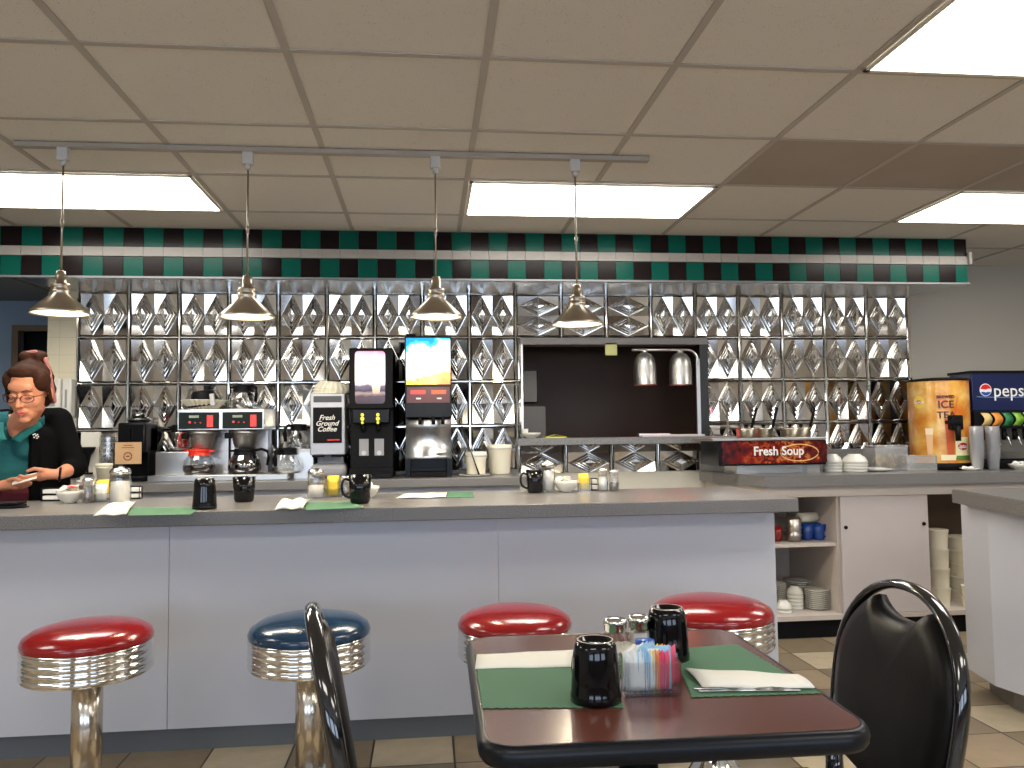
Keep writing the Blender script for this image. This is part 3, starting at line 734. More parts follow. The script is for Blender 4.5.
def placemat(label, pts, z):
    P = []
    for i in range(4):
        a = Vector(pts[i]); c = Vector(pts[(i+1) % 4]); n = max(8, int((c-a).length/.008)); nn = Vector(((c-a).y, -(c-a).x)).normalized()
        for k in range(n): P.append(tuple(a+(c-a)*k/n+nn*(.0018*math.cos(PI*k))))
    o = MB().prism(P, z, z+.0012).build('placemat', GREENP); return tag(o, label, 'placemat')

# ------------------------------------------------------------------ on the dining table
TT = TZ+.0008
def q2(px, py, Z=TZ): p = atZ(px, py, Z); return (p.x, p.y)
placemat('green paper placemat at the left of the dining table', [q2(482, 709), q2(623, 708), q2(601, 655), q2(475, 655)], TT)
placemat('green paper placemat at the right of the dining table', [q2(692, 698), q2(821, 694), q2(737, 645), q2(672, 650)], TT)
napkin('white paper napkin on the left placemat of the dining table', [q2(475, 670), q2(574, 668), q2(577, 651), q2(477, 656)], TT+.0016, lift=.004)
napkin('white paper napkin with cutlery on the right placemat of the dining table', [q2(703, 690), q2(815, 691), q2(798, 677), q2(685, 671)], TT+.0035, lift=.008)
for k, (p0, p1) in enumerate(((q2(694, 691), q2(806, 690)), (q2(699, 693.5), q2(800, 692)))):
    t = thing('table_knife' if k else 'table_fork', 'steel knife peeking from under the right napkin' if k else 'steel fork under the right napkin on the dining table', 'cutlery', (p0[0], p0[1], TT+.0032), math.atan2(p1[1]-p0[1], p1[0]-p0[0]))
    L = math.dist(p0, p1)
    MB().box(0, L*.55, -.004, .004, 0, .0018, bev=.0006).build('handle', CHROME, t)
    if k: MB().box(L*.55, L, -.006, .006, .0004, .0014, bev=.0004).build('blade', CHROME, t)
    else:
        b = MB().box(L*.55, L*.8, -.006, .006, .0004, .0014)
        for i in range(4): b.box(L*.8, L, -.006+.0034*i, -.0042+.0034*i, .0004, .0014)
        b.build('tines', CHROME, t)
p = atZ(596, 701, TZ); make_mug('black mug standing upside down on the left placemat', (p.x, p.y, TT+.0013), -1.15, hgt=.101, r=.043)
p = atZ(663, 659, TZ); make_mug('black mug standing upside down behind the right placemat, beside the salt shaker', (p.x+.01, p.y, TT+.0013), -1.7, hgt=.100, r=.043)
p = atZ(616, 663, TZ); make_shaker('pepper shaker with chrome lid on the dining table, left of the salt', (p.x, p.y, TT), PEPPER, .088, .024)
p = atZ(640, 662, TZ); make_shaker('salt shaker with chrome lid on the dining table, right of the pepper', (p.x, p.y, TT), SALT, .092, .0235, level=.85)
cp = atZ(652, 692, TZ); cz = -.06
make_caddy('clear ridged caddy full of sweetener packets on the dining table', (cp.x, cp.y+.012, TT), .096, .070, .056, cz)
def in_caddy(x, y): return Vector((cp.x+x*math.cos(cz)-y*math.sin(cz), cp.y+.012+x*math.sin(cz)+y*math.cos(cz), TT+.0055))
for k in range(22):
    f = k/21; x = -.040+.080*f
    m, nm = ((WHP, 'white') if k < 7 else (BLUP, 'light blue') if k < 13 else (YEL, 'yellow') if k < 15 else (ORG, 'orange') if k < 17 else (PINK, 'pink'))
    hh = .072-.012*abs(f-.35)+random.uniform(-.003, .003)
    o = make_packet('sweetener_packet', '%s sweetener packets standing in the clear caddy on the dining table' % nm, None, in_caddy(x, random.uniform(-.004, .004)), m, 0, hh, .050, cz+PI/2-.5, group='%s packets in the dining table caddy' % nm)
for k in range(3):
    x = -.026+.022*k
    make_packet('sweetener_packet', 'white sweetener packets facing out at the front of the dining table caddy', None, in_caddy(x, -.024+.0035*k), WHP if k < 2 else BLUP, -.06, .066+.004*k, .034, cz, group='front packets in the dining table caddy')
t = thing('sauce_cup', 'small blue and white cup standing behind the sweetener caddy', 'cup', tuple(in_caddy(.004, .056)-Vector((0, 0, .0055))))
MB().lathe([(0, 0), (.014, 0), (.0165, .066), (.0155, .066), (.013, .004), (0, .004)], 24).build('cup', WHP, t)
MB().lathe([(.0160, .048), (.0175, .066), (.0175, .072), (0, .073)], 24).build('lid', BLUF, t)
p = atZ(620, 665, TZ); bw = make_bowl('small white bowl behind the mug on the dining table', (p.x+.005, p.y+.004, TT), .022, .022)
for k, (dx, dy) in enumerate(((-.006, 0), (.006, .003))): make_creamer('tiny creamer cup in the small bowl on the dining table', (p.x+.005+dx, p.y+.004+dy, TT+.014), CREF, (.5, .3*k, 0), 'creamers in the small bowl')

# ------------------------------------------------------------------ on the bar
BB = BT_+.0006
def onbar(px, py): p = atZ(px, py, BT_); return p
def barpt(px, py, dz=0): p = onbar(px, py); return (p.x, p.y, BB+dz)
def creamers(c, n, rad, z, mats, group, label):
    for k in range(n):
        a = 2*PI*k/n; rr = rad*(.55 if k else 0)
        make_creamer(label, (c[0]+rr*math.cos(a), c[1]+rr*math.sin(a), z+random.uniform(0, .008)), mats[k % len(mats)], (random.uniform(-.7, .7), random.uniform(-.7, .7), 0), group)
# set 1
t = thing('wallet', 'black folded wallet lying on the bar in front of the woman', 'wallet', barpt(6, 508))
MB().box(-.06, .06, -.045, .045, 0, .012, bev=.004).box(-.06, .06, -.045, .045, .014, .024, bev=.004).build('cover', BLACK, t); MB().box(.0, .085, -.03, .01, .001, .006, bev=.001).build('strap', BLACK, t)
jelly_rack('jelly packet rack beside the bowl of red creamers on the bar', barpt(52, 501), 2, .075)
bp_ = barpt(70, 503); make_bowl('white bowl heaped with red and white creamers on the bar', bp_, .055, .052)
creamers(bp_, 7, .055, bp_[2]+.040, [REDF, CREF], 'creamers in the left bar bowl', 'red or white topped creamer cups heaped in the left bar bowl')
make_shaker('pepper shaker on the bar right of the bowl of red creamers', barpt(88, 503), PEPPER, .105, .024)
cpos = barpt(101, 502); make_caddy('clear packet caddy with white and yellow packets on the left part of the bar', cpos, .07, .05, .038)
for k in range(6): make_packet('sweetener_packet', 'white and yellow packets in the caddy on the left part of the bar', None, (cpos[0]+.002, cpos[1]-.018+.006*k, cpos[2]+.005), WHP if k < 3 else YEL, -.05, .06+.006*k, .05, 0, group='packets in the left bar caddy')
make_sugar('glass sugar dispenser on the bar, leftmost of the three', barpt(120, 504), .155, .042)
jelly_rack('jelly packet rack behind the leftmost sugar dispenser', barpt(135, 499), 2, .05)
# placemats, napkins, mugs along the bar
def bq(px, py): p = onbar(px, py); return (p.x, p.y)
placemat('green placemat at the left end of the bar', [bq(128, 516), bq(190, 515), bq(203, 507), bq(131, 508)], BB)
placemat('green placemat under the second napkin on the bar', [bq(306, 510.5), bq(364, 508), bq(352, 501.5), bq(304, 503)], BB)
placemat('green placemat near the middle of the bar', [bq(446, 498), bq(474, 497.6), bq(472, 492), bq(448, 492)], BB)
napkin('white folded napkin on the bar near the leftmost placemat', [bq(93, 517), bq(126, 516), bq(136, 502.5), bq(118, 504)], BB+.003, lift=.018)
napkin('white crumpled napkin on the bar in front of the black mug', [bq(274, 511), bq(303, 510), bq(309, 501), bq(288, 502)], BB+.003, lift=.026)
napkin('long white napkin roll on the bar right of the upright mug', [bq(396, 499), bq(446, 498), bq(447, 493.5), bq(410, 494.5)], BB+.003, lift=.008)
make_mug('black mug upside down on the bar in front of the coffee brewer', barpt(204.5, 509), -1.5, hgt=.118, r=.045)
make_mug('second black mug on the bar, right of the upside down one', barpt(244, 502), -1.5, True, hgt=.105, r=.047)
make_mug('black mug with its handle to the left on the bar, beside a packet caddy', barpt(360, 503.5), .15, True, hgt=.115, r=.046)
make_mug('black mug beside the rightmost sugar dispenser on the bar', barpt(535, 493), .1, True, hgt=.105, r=.041)
# set 2
make_sugar('glass sugar dispenser on the bar in front of the coffee grinder', barpt(316, 498), .13, .037, .5)
cpos = barpt(333, 497); make_caddy('clear caddy of yellow packets on the bar in front of the coffee grinder', cpos, .062, .05, .038)
for k in range(6): make_packet('sweetener_packet', 'yellow packets in the caddy in front of the coffee grinder', None, (cpos[0], cpos[1]-.018+.006*k, cpos[2]+.005), YEL, -.05, .07+.004*k, .052, 0, group='packets in the middle bar caddy')
make_shaker('pepper shaker on the bar between the yellow packets and the mug', barpt(346, 497), PEPPER, .095, .024)
b2 = barpt(367, 497.5); make_bowl('white creamer bowl behind the mug with its handle to the left', b2, .055, .05)
creamers(b2, 6, .055, b2[2]+.040, [CREF], 'creamers in the middle bar bowl', 'white creamer cups heaped in the middle bar bowl')
# set 3
make_sugar('rightmost glass sugar dispenser on the bar', barpt(547.5, 492), .145, .036, .8)
b3 = barpt(566, 492); make_bowl('white bowl with one creamer on the bar, right of the sugar dispenser', b3, .055, .052)
creamers(b3, 6, .05, b3[2]+.036, [CREF], 'creamers in the right bar bowl', 'white creamer cups heaped in the right bar bowl')
cpos = barpt(584, 491); make_caddy('clear caddy of yellow packets right of the bowl with one creamer', cpos, .055, .045, .038)
for k in range(5): make_packet('sweetener_packet', 'yellow packets in the rightmost caddy on the bar', None, (cpos[0], cpos[1]-.016+.007*k, cpos[2]+.005), YEL, -.05, .064+.003*k, .045, 0, group='packets in the right bar caddy')
jelly_rack('jelly packet rack left of the salt shaker on the bar', barpt(594, 490.5), 2, .03)
make_shaker('salt shaker on the bar near the kitchen opening', barpt(603, 491), SALT, .105, .024, level=.85)
make_shaker('pepper shaker on the bar, rightmost of the condiments', barpt(614, 491), PEPPER, .098, .024)

# ------------------------------------------------------------------ back counter machines
K0 = BZ+.0006
def bk(px, Y): return (atY(px, 470, Y).x, Y, K0)
def sz(px0, px1, Y): return abs(atY(px1, 440, Y).x-atY(px0, 440, Y).x)
def zz(py, px, Y): return atY(px, py, Y).z
def carafe(label, loc_, hm, liquid=None, r=.076, glassm=GLASSD):
    t = thing('coffee_carafe', label, 'carafe', loc_)
    MB().lathe([(0, 0), (r*.80, 0), (r*.98, .020), (r, .045), (r*.90, .080), (r*.66, .112), (r*.60, .125), (r*.62, .130)], 36).build('glass_body', glassm, t)
    MB().lathe([(r*.79, -.0005), (r*.82, .004), (r*.80, .008)], 36).build('base_band', STEEL, t)
    MB().lathe([(r*.70, .106), (r*.66, .118), (r*.64, .134), (r*.68, .140), (r*.55, .148), (0, .150)], 32).box(-r*.95, -r*.45, -.014, .014, .128, .140, bev=.003).build('collar', hm, t)
    MB().tube([(r*.55, -.02, .135), (r*.95, -.035, .142), (r*1.28, -.045, .128), (r*1.34, -.047, .09), (r*1.26, -.045, .045)], [.010, .010, .011, .011, .009], 8, flat=(1.2, .8)).build('handle', hm, t)
    if liquid:
        MB().lathe([(0, .003), (r*.78, .003), (r*.95, .021), (r*.97, .045), (r*.95, .055), (0, .055)], 30).build('coffee', liquid, t)
    return t
COF = mat('coffee', (.02, .008, .003, 1), .1)
YB_ = 5.0
# main brewer
bx0, bx1 = atY(177, 440, 4.83).x, atY(264, 440, 4.83).x
W_ = bx1-bx0
t = thing('coffee_brewer', 'twin stainless coffee brewer with two black control panels', 'coffee maker', ((bx0+bx1)/2, 5.03, K0))
ztop = zz(409, 225, 4.83)-K0; zp = zz(430, 225, 4.83)-K0
MB().box(-W_/2, W_/2, -.20, .16, zp, ztop, bev=.004).build('head', STEEL, t)
MB().box(-W_/2+.02, W_/2-.02, .02, .14, .035, zp).build('back_panel', mat('brewer_panel', (.58, .56, .56, 1), .35, .9), t)
MB().box(-W_/2-.15, W_/2+.14, -.235, .14, .0, .035, bev=.004).build('warmer_base', STEEL, t)
MB().box(-.004, .004, .0, .03, .035, zp).build('divider_strip', BLACK, t)
for sg in (-1, 1):
    cx = sg*W_/4
    c = MB().box(cx-W_/4+.010, cx+W_/4-.010, -.207, -.199, zp+.008, ztop-.018).build('control_panel', mat('panel_black', (.008, .014, .012, 1), .4, spec=.15) if 'panel_black' not in MATS else MATS['panel_black'], t)
    MB().box(cx-.055, cx+.0, -.2085, -.206, ztop-.050, ztop-.036).build('display', mat('lcd', srgb(140, 150, 135), .4) if 'lcd' not in MATS else MATS['lcd'], c)
    MB().box(cx+.045, cx+.080, -.209, -.206, zp+.018, ztop-.035).cyl((cx-.05, -.208, ztop-.075), .007, .004, 12, axis='y').cyl((cx-.02, -.208, ztop-.078), .004, .003, 10, axis='y').cyl((cx+.01, -.208, ztop-.078), .004, .003, 10, axis='y').build('red_switch', REDP, c)
    MB().lathe([(.052, zp-.105), (.058, zp-.10), (.075, zp-.03), (.082, zp-.025), (.082, zp), (0, zp)], 32, (cx-.01, -.10, 0)).lathe([(0, zp-.108), (.052, zp-.105)], 32, (cx-.01, -.10, 0)).build('brew_basket', DSTEEL, t)
    MB().box(cx-.11, cx-.07, -.17, -.14, zp-.05, zp-.015, bev=.006).build('basket_handle', BLACK, t)
carafe('glass carafe with a red collar under the brewer at the left', (bx0+W_/4-.02, 4.915, K0+.036), REDP, COF, .092).rotation_euler = (0, 0, PI)
carafe('dark coffee carafe with a black collar under the brewer at the right', (bx0+3*W_/4-.005, 4.915, K0+.036), BLACK, COF, .095, glass('smoked_glass', (.12, .10, .09, 1), fac=.22)).rotation_euler = (0, 0, .4)
# left warmer
wx0, wx1 = atY(155, 450, 4.88).x, atY(190, 450, 4.88).x
t = thing('coffee_warmer', 'small stainless warmer box at the left of the brewer', 'warmer', ((wx0+wx1)/2, 5.0, K0+.036))
wh = zz(452, 170, 4.88)-K0-.036
MB().box(-(wx1-wx0)/2, (wx1-wx0)/2, -.11, .10, 0, wh, bev=.003).build('body', STEEL, t); MB().cyl((0, 0, wh+.004), .075, .008, 30).build('hot_plate', BLACK, t)
carafe('glass carafe with red label on top of the small warmer', ((wx0+wx1)/2+.0, 5.0, K0+.036+wh+.009), BLACK, None, .068)
t = thing('sauce_bottle', 'red plastic squeeze bottle behind the small warmer carafe', 'bottle', ((wx0+wx1)/2-.015, 5.13, K0))
MB().lathe([(0, 0), (.033, 0), (.035, .01), (.035, .24), (.026, .275), (0, .28)], 24).build('body', REDP, t); MB().lathe([(.012, .275), (.012, .30), (.004, .325), (0, .326)], 16).build('cap', REDP, t)
# right warmer, one carafe below and one above
rx0, rx1 = atY(276, 450, 4.95).x, atY(308, 450, 4.95).x
t = thing('carafe_warmer', 'steel side warmer right of the brewer holding two carafes', 'warmer', ((rx0+rx1)/2, 5.05, K0+.0))
rh = zz(449, 285, 4.95)-K0
MB().box(-.10, .13, -.02, .10, .0, rh-.02).box(-.10, .13, -.14, .10, rh-.02, rh).build('body', DSTEEL, t); MB().box(.02, .13, -.14, -.02, 0, rh-.02).build('side_wall', STEEL, t)
carafe('empty glass carafe in front of the side warmer', (rx0+.075, 4.88, K0+.036), BLACK, None, .088, GLASSD).rotation_euler = (0, 0, -PI/2)
carafe('glass carafe standing on top of the side warmer', ((rx0+rx1)/2+.03, 5.0, K0+rh+.0006), BLACK, None, .075).rotation_euler = (0, 0, -PI/2-.2)
# on top of the brewer
zt = K0+ztop+.0006
carafe('empty glass carafe on top of the brewer', (atY(243, 400, 5.0).x, 5.0, zt), BLACK, None, .085).rotation_euler = (0, 0, -.3)
t = MB()
def flute_cup(b, r0, r1, h, z=0, n=48, amp=.05):
    rings = []
    for rr, zz_ in ((r0*.9, z), (r0, z+.003), (r1, z+h)):
        rings.append([b.b.verts.new((rr*(1+(amp if k % 2 else -amp)*(0 if zz_ == z else 1))*math.cos(2*PI*k/n), rr*(1+(amp if k % 2 else -amp)*(0 if zz_ == z else 1))*math.sin(2*PI*k/n), zz_)) for k in range(n)])
    for a, c in zip(rings, rings[1:]):
        for k in range(n): b.b.faces.new((a[k], a[(k+1) % n], c[(k+1) % n], c[k]))
    b.b.faces.new(list(reversed(rings[0])))
flute_cup(t, .075, .125, .055)
o = t.build('coffee_filter', CREAM, None, (atY(204, 400, 4.95).x, 4.95, zt), thick=.002); tag(o, 'open cream paper coffee filter on top of the brewer', 'filter')
t = thing('brew_funnel', 'black brew basket resting in the paper filter on the brewer', 'basket', (atY(204, 400, 4.95).x+.005, 4.955, zt+.022)); t.rotation_euler = (.1, -.12, 0)
MB().lathe([(0, .095), (.055, .093), (.062, .085), (.085, .02), (.1, .012), (.1, .004), (.082, .004), (.055, .08), (0, .085)], 36).build('funnel', BLACK, t)
MB().box(.06, .085, -.11, -.09, -.0, .07, bev=.003).build('handle', LGREY, t)
# paper stack to the left: plastic bag boxes, cup, black grinder with card
t = thing('menu_holder', 'white upright holder with a black spout at the far left of the back counter', 'holder', bk(90, 4.98))
hh = zz(432, 90, 4.98)-K0
MB().box(-.055, .055, 0, .02, 0, hh, bev=.002).box(-.055, .055, -.05, 0, 0, .012).build('board', WHITE, t)
MB().lathe([(.006, hh*.30), (.016, hh*.52), (.040, hh*.66), (.042, hh*.70), (.0, hh*.70)], 20, (0, -.035, 0)).cyl((0, -.035, hh*.17), .03, .01, 18).cyl((0, -.035, hh*.24), .006, hh*.14, 10).build('spout', BLACK, t)
for k, (px, hpx) in enumerate(((107, 437), (120, 440))):
    t = thing('plastic_cup_sleeve', 'clear plastic sleeve of cups, %s one beside the black grinder' % ('left' if k == 0 else 'right'), 'cups', bk(px, 4.95+.06*k))
    hh = zz(hpx, px, 4.95)-K0; b = MB()
    for i in range(9): b.lathe([(.030, hh*i/9), (.040, hh*i/9+.045), (.041, hh*i/9+.045)], 20)
    b.build('cup_stack', CLEARP, t); MB().lathe([(.043, 0), (.043, hh), (.02, hh+.02)], 14, smooth=False).build('sleeve', GLASS, t)
t = thing('foam_cup', 'white foam cup stack on the back counter behind the left condiments', 'cup', bk(104, 4.76))
MB().lathe([(0, 0), (.030, 0), (.041, .085), (.044, .087), (.044, .092), (.040, .092), (.03, .01), (0, .01)], 28).build('cup', CREAM, t)
MB().lathe([(.0, .0925), (.043, .0925), (.046, .10), (.046, .107), (.043, .112), (0, .112)], 28).build('lid', CREAM, t)
t = thing('black_grinder', 'tall black coffee grinder with a small cardboard sign', 'grinder', bk(137, 4.98))
gh = zz(418, 137, 4.9)-K0; gw = sz(123, 151, 4.9)
MB().box(-gw/2, gw/2, -.02, .12, 0, gh*.86, bev=.01).box(-gw/2, gw/2, -.10, .12, gh*.45, gh*.93, bev=.012).box(-gw/2, gw/2, -.10, .12, 0, .03, bev=.005).build('body', GLOSSB, t)
MB().lathe([(.05, gh*.93), (.075, gh*.97), (.07, gh*1.0), (.045, gh*1.02), (.040, gh*1.13), (.046, gh*1.14), (0, gh*1.15)], 24, (0, .02, 0)).build('hopper', glass('dark_hopper_glass', (.3, .3, .3, 1), fac=.2), t)
MB().box(-.004, .004, -.104, -.098, gh*.68, gh*.84).build('lever', CHROME, t)
s = MB().box(-gw*.55, gw*.38, -.108, -.102, gh*.28, gh*.62).build('card_sign', mat('kraft_card', srgb(196, 160, 120), .8), t)
MB().tube([(-.015+.022*math.cos(a*PI/8), -.1095, gh*.40+.022*math.sin(a*PI/8)) for a in range(16)], .0028, 6, closed=True).box(-.024, -.006, -.110, -.108, gh*.39, gh*.41).box(-.05, .02, -.1095, -.108, gh*.53, gh*.54).box(-.04, .01, -.1095, -.108, gh*.565, gh*.575).build('printed_mark', mat('card_print', srgb(130, 60, 30), .8), s)
# grinder
gx0, gx1 = atY(310, 430, 4.85).x, atY(345, 430, 4.85).x; gw = gx1-gx0
t = thing('coffee_grinder', 'grey coffee grinder with a black Fresh Ground Coffee sign', 'grinder', ((gx0+gx1)/2, 4.98, K0))
z1 = zz(393, 328, 4.85)-K0; z0 = zz(455, 328, 4.85)-K0
MB().box(-gw/2, gw/2, -.13, .12, z0, z1, bev=.006).build('housing', mat('grinder_silver', (.42, .42, .44, 1), .35, .5), t)
MB().box(-gw/2-.005, gw/2+.005, -.10, .12, 0, z0*.62, bev=.03).box(-gw/2+.03, gw/2-.02, -.02, .12, z0*.5, z0+.01).build('lower_body', GREYP, t)
MB().box(-gw/2+.02, gw/2-.02, -.135, -.129, z1-.055, z1-.018).build('vent_panel', mat('dark_grey_panel', (.06, .06, .07, 1), .4), t)
s = MB().box(-gw/2+.018, gw/2-.018, -.136, -.129, z0+.07, z1-.085).build('sign_plate', BLACK, t)
LET = mat('sign_lettering_white', srgb(235, 232, 225), .6)
zc_ = (z0+.07+z1-.085)/2
for k, wd in enumerate(('Fresh', 'Ground', 'Coffee')):
    text('lettering', wd, .041, LET, s, (-.004, -.137, zc_+.044-.034*k), shear=.35, bold=.0006)
MB().box(0, gw/2-.03, -.138, -.136, z0+.085, z0+.092).build('red_strip', REDP, s)
for x0_, x1_ in ((-gw/2+.01, -.02), (.02, gw/2-.01)): MB().box(x0_, x1_, -.12, -.05, z0-.012, z0, bev=.003).build('chute', BLACK, t)
for k in range(3):
    b = MB(); flute_cup(b, .080, .118, .045, n=44, amp=.03)
    fz = zz(393, 328, 4.85)+.002+.012*k
    o = b.build('paper_filter', CREAM, None, ((gx0+gx1)/2+.015+.006*k, 4.97, fz+.05), (PI+.06, .05*k, 0), thick=.003)
    tag(o, 'cream paper filters nested upside down on the coffee grinder', 'filter', 'filters stacked on the grinder')
# cappuccino machine
def machine_frame(px0, px1, pyt, Yf, depth):
    x0, x1 = atY(px0, 430, Yf).x, atY(px1, 430, Yf).x; return (x0+x1)/2, x1-x0, zz(pyt, (px0+px1)/2, Yf)-K0
def emis(name, nodes_fn, strength):
    m = bpy.data.materials.new(name); m.use_nodes = True; nt = m.node_tree; b = nt.nodes['Principled BSDF']; b.inputs['Roughness'].default_value = .2
    col = nodes_fn(nt); nt.links.new(col, b.inputs['Base Color']); nt.links.new(col, b.inputs['Emission Color']); b.inputs['Emission Strength'].default_value = strength; return m
def bands(stops, axis=2, noise=.06, nscale=18, span=(0, 1)):
    def fn(nt):
        tc = nt.nodes.new('ShaderNodeTexCoord'); sp = nt.nodes.new('ShaderNodeSeparateXYZ'); nt.links.new(tc.outputs['Object'], sp.inputs[0])
        n = nt.nodes.new('ShaderNodeTexNoise'); n.inputs['Scale'].default_value = nscale; n.inputs['Detail'].default_value = 5; nt.links.new(tc.outputs['Object'], n.inputs[0])
        mr = nt.nodes.new('ShaderNodeMapRange'); mr.inputs[1].default_value = span[0]; mr.inputs[2].default_value = span[1]; nt.links.new(sp.outputs[axis], mr.inputs[0])
        a = nt.nodes.new('ShaderNodeMath'); a.operation = 'MULTIPLY_ADD'; a.inputs[1].default_value = noise*2; nt.links.new(n.outputs[0], a.inputs[0]); nt.links.new(mr.outputs[0], a.inputs[2])
        s = nt.nodes.new('ShaderNodeMath'); s.operation = 'SUBTRACT'; s.inputs[1].default_value = noise; nt.links.new(a.outputs[0], s.inputs[0])
        r = nt.nodes.new('ShaderNodeValToRGB'); e = r.color_ramp.elements; e[0].position, e[0].color = stops[0]; e[1].position, e[1].color = stops[-1]
        for p_, c_ in stops[1:-1]: x = e.new(p_); x.color = c_
        nt.links.new(s.outputs[0], r.inputs[0]); return r.outputs[0]
    return fn
cx, cw, ch = machine_frame(349, 393, 348, 4.80, 0)
t = thing('cappuccino_machine', 'tall black cappuccino machine with a pink and white lit front sign', 'drink machine', (cx, 5.0, K0))
MB().box(-cw/2, cw/2, -.12, .17, .05, ch, bev=.006).box(-cw/2, cw/2, -.2, .17, ch*.53, ch, bev=.006).box(-cw/2, cw/2, -.2, .17, 0, .06, bev=.005).build('cabinet', BLACK, t)
MB().box(-cw/2+.02, cw/2-.02, -.205, -.11, ch*.42, ch*.53, bev=.006).build('nozzle_cover', GLOSSB, t)
lo, hi = ch*.57, ch*.975
cap = emis('cappuccino_sign', bands([(0, srgb(45, 28, 30)), (.14, srgb(60, 40, 50)), (.20, srgb(130, 110, 105)), (.24, srgb(45, 38, 52)), (.34, srgb(90, 75, 95)), (.42, srgb(255, 250, 240)), (.80, srgb(255, 250, 250)), (1, srgb(235, 110, 150))], span=(lo, hi), noise=.05, nscale=22), .42)
s = MB().prism(rrect(-cw/2+.035, cw/2-.045, lo, hi, .02, 5), 0, .006, VERT).build('lit_sign', cap, t, (0, -.199, 0))
MB().lathe([(.020, lo+.06), (.032, lo+.16), (.0, lo+.16)], 16, (.03, .0, 0), M=Matrix.Diagonal((1, .12, 1, 1))).build('pictured_cup', emis('pictured_cup_beige', bands([(0, srgb(200, 140, 120)), (1, srgb(255, 240, 225))], span=(lo+.06, lo+.16)), .3), s, (.0, -.0065, 0))
kb = MB()
YG = mat('yellow_green_light', srgb(220, 220, 60), .5, emit=srgb(220, 220, 60), estr=.15)
for sg in (-1, 1):
    for zc2, r_ in ((.485, .010), (.455, .012), (.425, .008)): kb.cyl((sg*.045-.005, -.207, ch*zc2), r_, .005, 14, axis='y')
kb.build('button', YG, t)
MB().cyl((-.05, -.15, ch*.385), .012, .05, 14).cyl((.04, -.15, ch*.385), .012, .05, 14).build('nozzle', BLACK, t)
MB().box(-.075, -.02, -.123, -.119, ch*.17, ch*.30).box(.015, .07, -.123, -.119, ch*.17, ch*.30).build('badge_plate', GREYP, t)
MB().cyl((-.048, -.122, ch*.19), .014, .004, 14, axis='y').cyl((.042, -.122, ch*.19), .014, .004, 14, axis='y').build('badge_dot', LGREY, t)
MB().box(-cw/2+.01, cw/2-.01, -.24, -.18, .0, .025, bev=.004).build('drip_tray', GLOSSB, t)
# juice dispenser
cx, cw, ch = machine_frame(405, 452, 336, 4.80, 0)
t = thing('juice_dispenser', 'tall juice dispenser with a bright blue and white lit sign and steel front', 'drink machine', (cx, 5.0, K0))
MB().box(-cw/2, cw/2, -.2, .17, ch*.42, ch, bev=.004).box(-cw/2, cw/2, -.03, .17, .04, ch*.6).box(-cw/2, -cw/2+.03, -.20, .17, 0, ch*.13).box(cw/2-.03, cw/2, -.20, .17, 0, ch*.13).box(-cw/2, cw/2, -.06, .17, 0, .05).build('cabinet', GLOSSB, t)
lo, hi = ch*.655, ch*.985
def juice(nt):
    tc = nt.nodes.new('ShaderNodeTexCoord'); sp = nt.nodes.new('ShaderNodeSeparateXYZ'); nt.links.new(tc.outputs['Object'], sp.inputs[0])
    n = nt.nodes.new('ShaderNodeTexNoise'); n.inputs['Scale'].default_value = 13; n.inputs['Detail'].default_value = 6; nt.links.new(tc.outputs['Object'], n.inputs[0])
    mr = nt.nodes.new('ShaderNodeMapRange'); mr.inputs[1].default_value = lo; mr.inputs[2].default_value = hi; nt.links.new(sp.outputs[2], mr.inputs[0])
    a = nt.nodes.new('ShaderNodeMath'); a.operation = 'MULTIPLY_ADD'; a.inputs[1].default_value = .55; nt.links.new(n.outputs[0], a.inputs[0]); nt.links.new(mr.outputs[0], a.inputs[2])
    a2 = nt.nodes.new('ShaderNodeMath'); a2.operation = 'MULTIPLY_ADD'; a2.inputs[1].default_value = -.9; nt.links.new(sp.outputs[0], a2.inputs[0]); nt.links.new(a.outputs[0], a2.inputs[2])
    r = nt.nodes.new('ShaderNodeValToRGB'); e = r.color_ramp.elements
    e[0].position = .20; e[0].color = srgb(200, 120, 40); e[1].position = 1.0; e[1].color = srgb(0, 120, 220)
    for p_, c_ in ((.30, (240, 210, 60)), (.36, (220, 110, 60)), (.42, (255, 250, 200)), (.50, (250, 252, 255)), (.88, (235, 250, 255)), (.93, (60, 200, 240))): x = e.new(p_); x.color = srgb(*c_)
    s = nt.nodes.new('ShaderNodeMath'); s.operation = 'MULTIPLY'; s.inputs[1].default_value = .82; nt.links.new(a2.outputs[0], s.inputs[0])
    nt.links.new(s.outputs[0], r.inputs[0]); return r.outputs[0]
s = MB().box(-cw/2+.008, cw/2-.008, -.206, -.199, lo, hi).build('lit_sign', emis('juice_sign', juice, .55), t)
PKG = mat('pictured_glass_violet', srgb(225, 180, 240), .4, emit=srgb(225, 180, 240), estr=.3); 
MB().lathe([(.012, hi-.21), (.020, hi-.15), (0, hi-.15)], 14, (-.055, -.206, 0), M=Matrix.Diagonal((1, .1, 1, 1))).lathe([(.012, hi-.21), (.020, hi-.15), (0, hi-.15)], 14, (.065, -.206, 0), M=Matrix.Diagonal((1, .1, 1, 1))).build('pictured_glass', PKG, s)
MB().cyl((-cw/2+.035, -.15, ch+.008), .03, .016, 16).build('top_knob', BLACK, t)
MB().box(-cw/2+.012, cw/2-.012, -.206, -.199, ch*.525, ch*.635).build('red_panel', mat('dark_red_panel', srgb(90, 18, 22), .3), t)
MB().box(-cw*.38, -cw*.06, -.2085, -.2055, ch*.585, ch*.615).build('button', REDP, t)
MB().box(cw*.06, cw*.38, -.2085, -.2055, ch*.585, ch*.615).build('button', mat('orange_button', srgb(220, 110, 70), .4), t)
MB().box(-cw*.26, -cw*.16, -.2085, -.2055, ch*.55, ch*.56).box(cw*.18, cw*.28, -.2085, -.2055, ch*.55, ch*.56).build('printed_word', WHP, t)
g = []
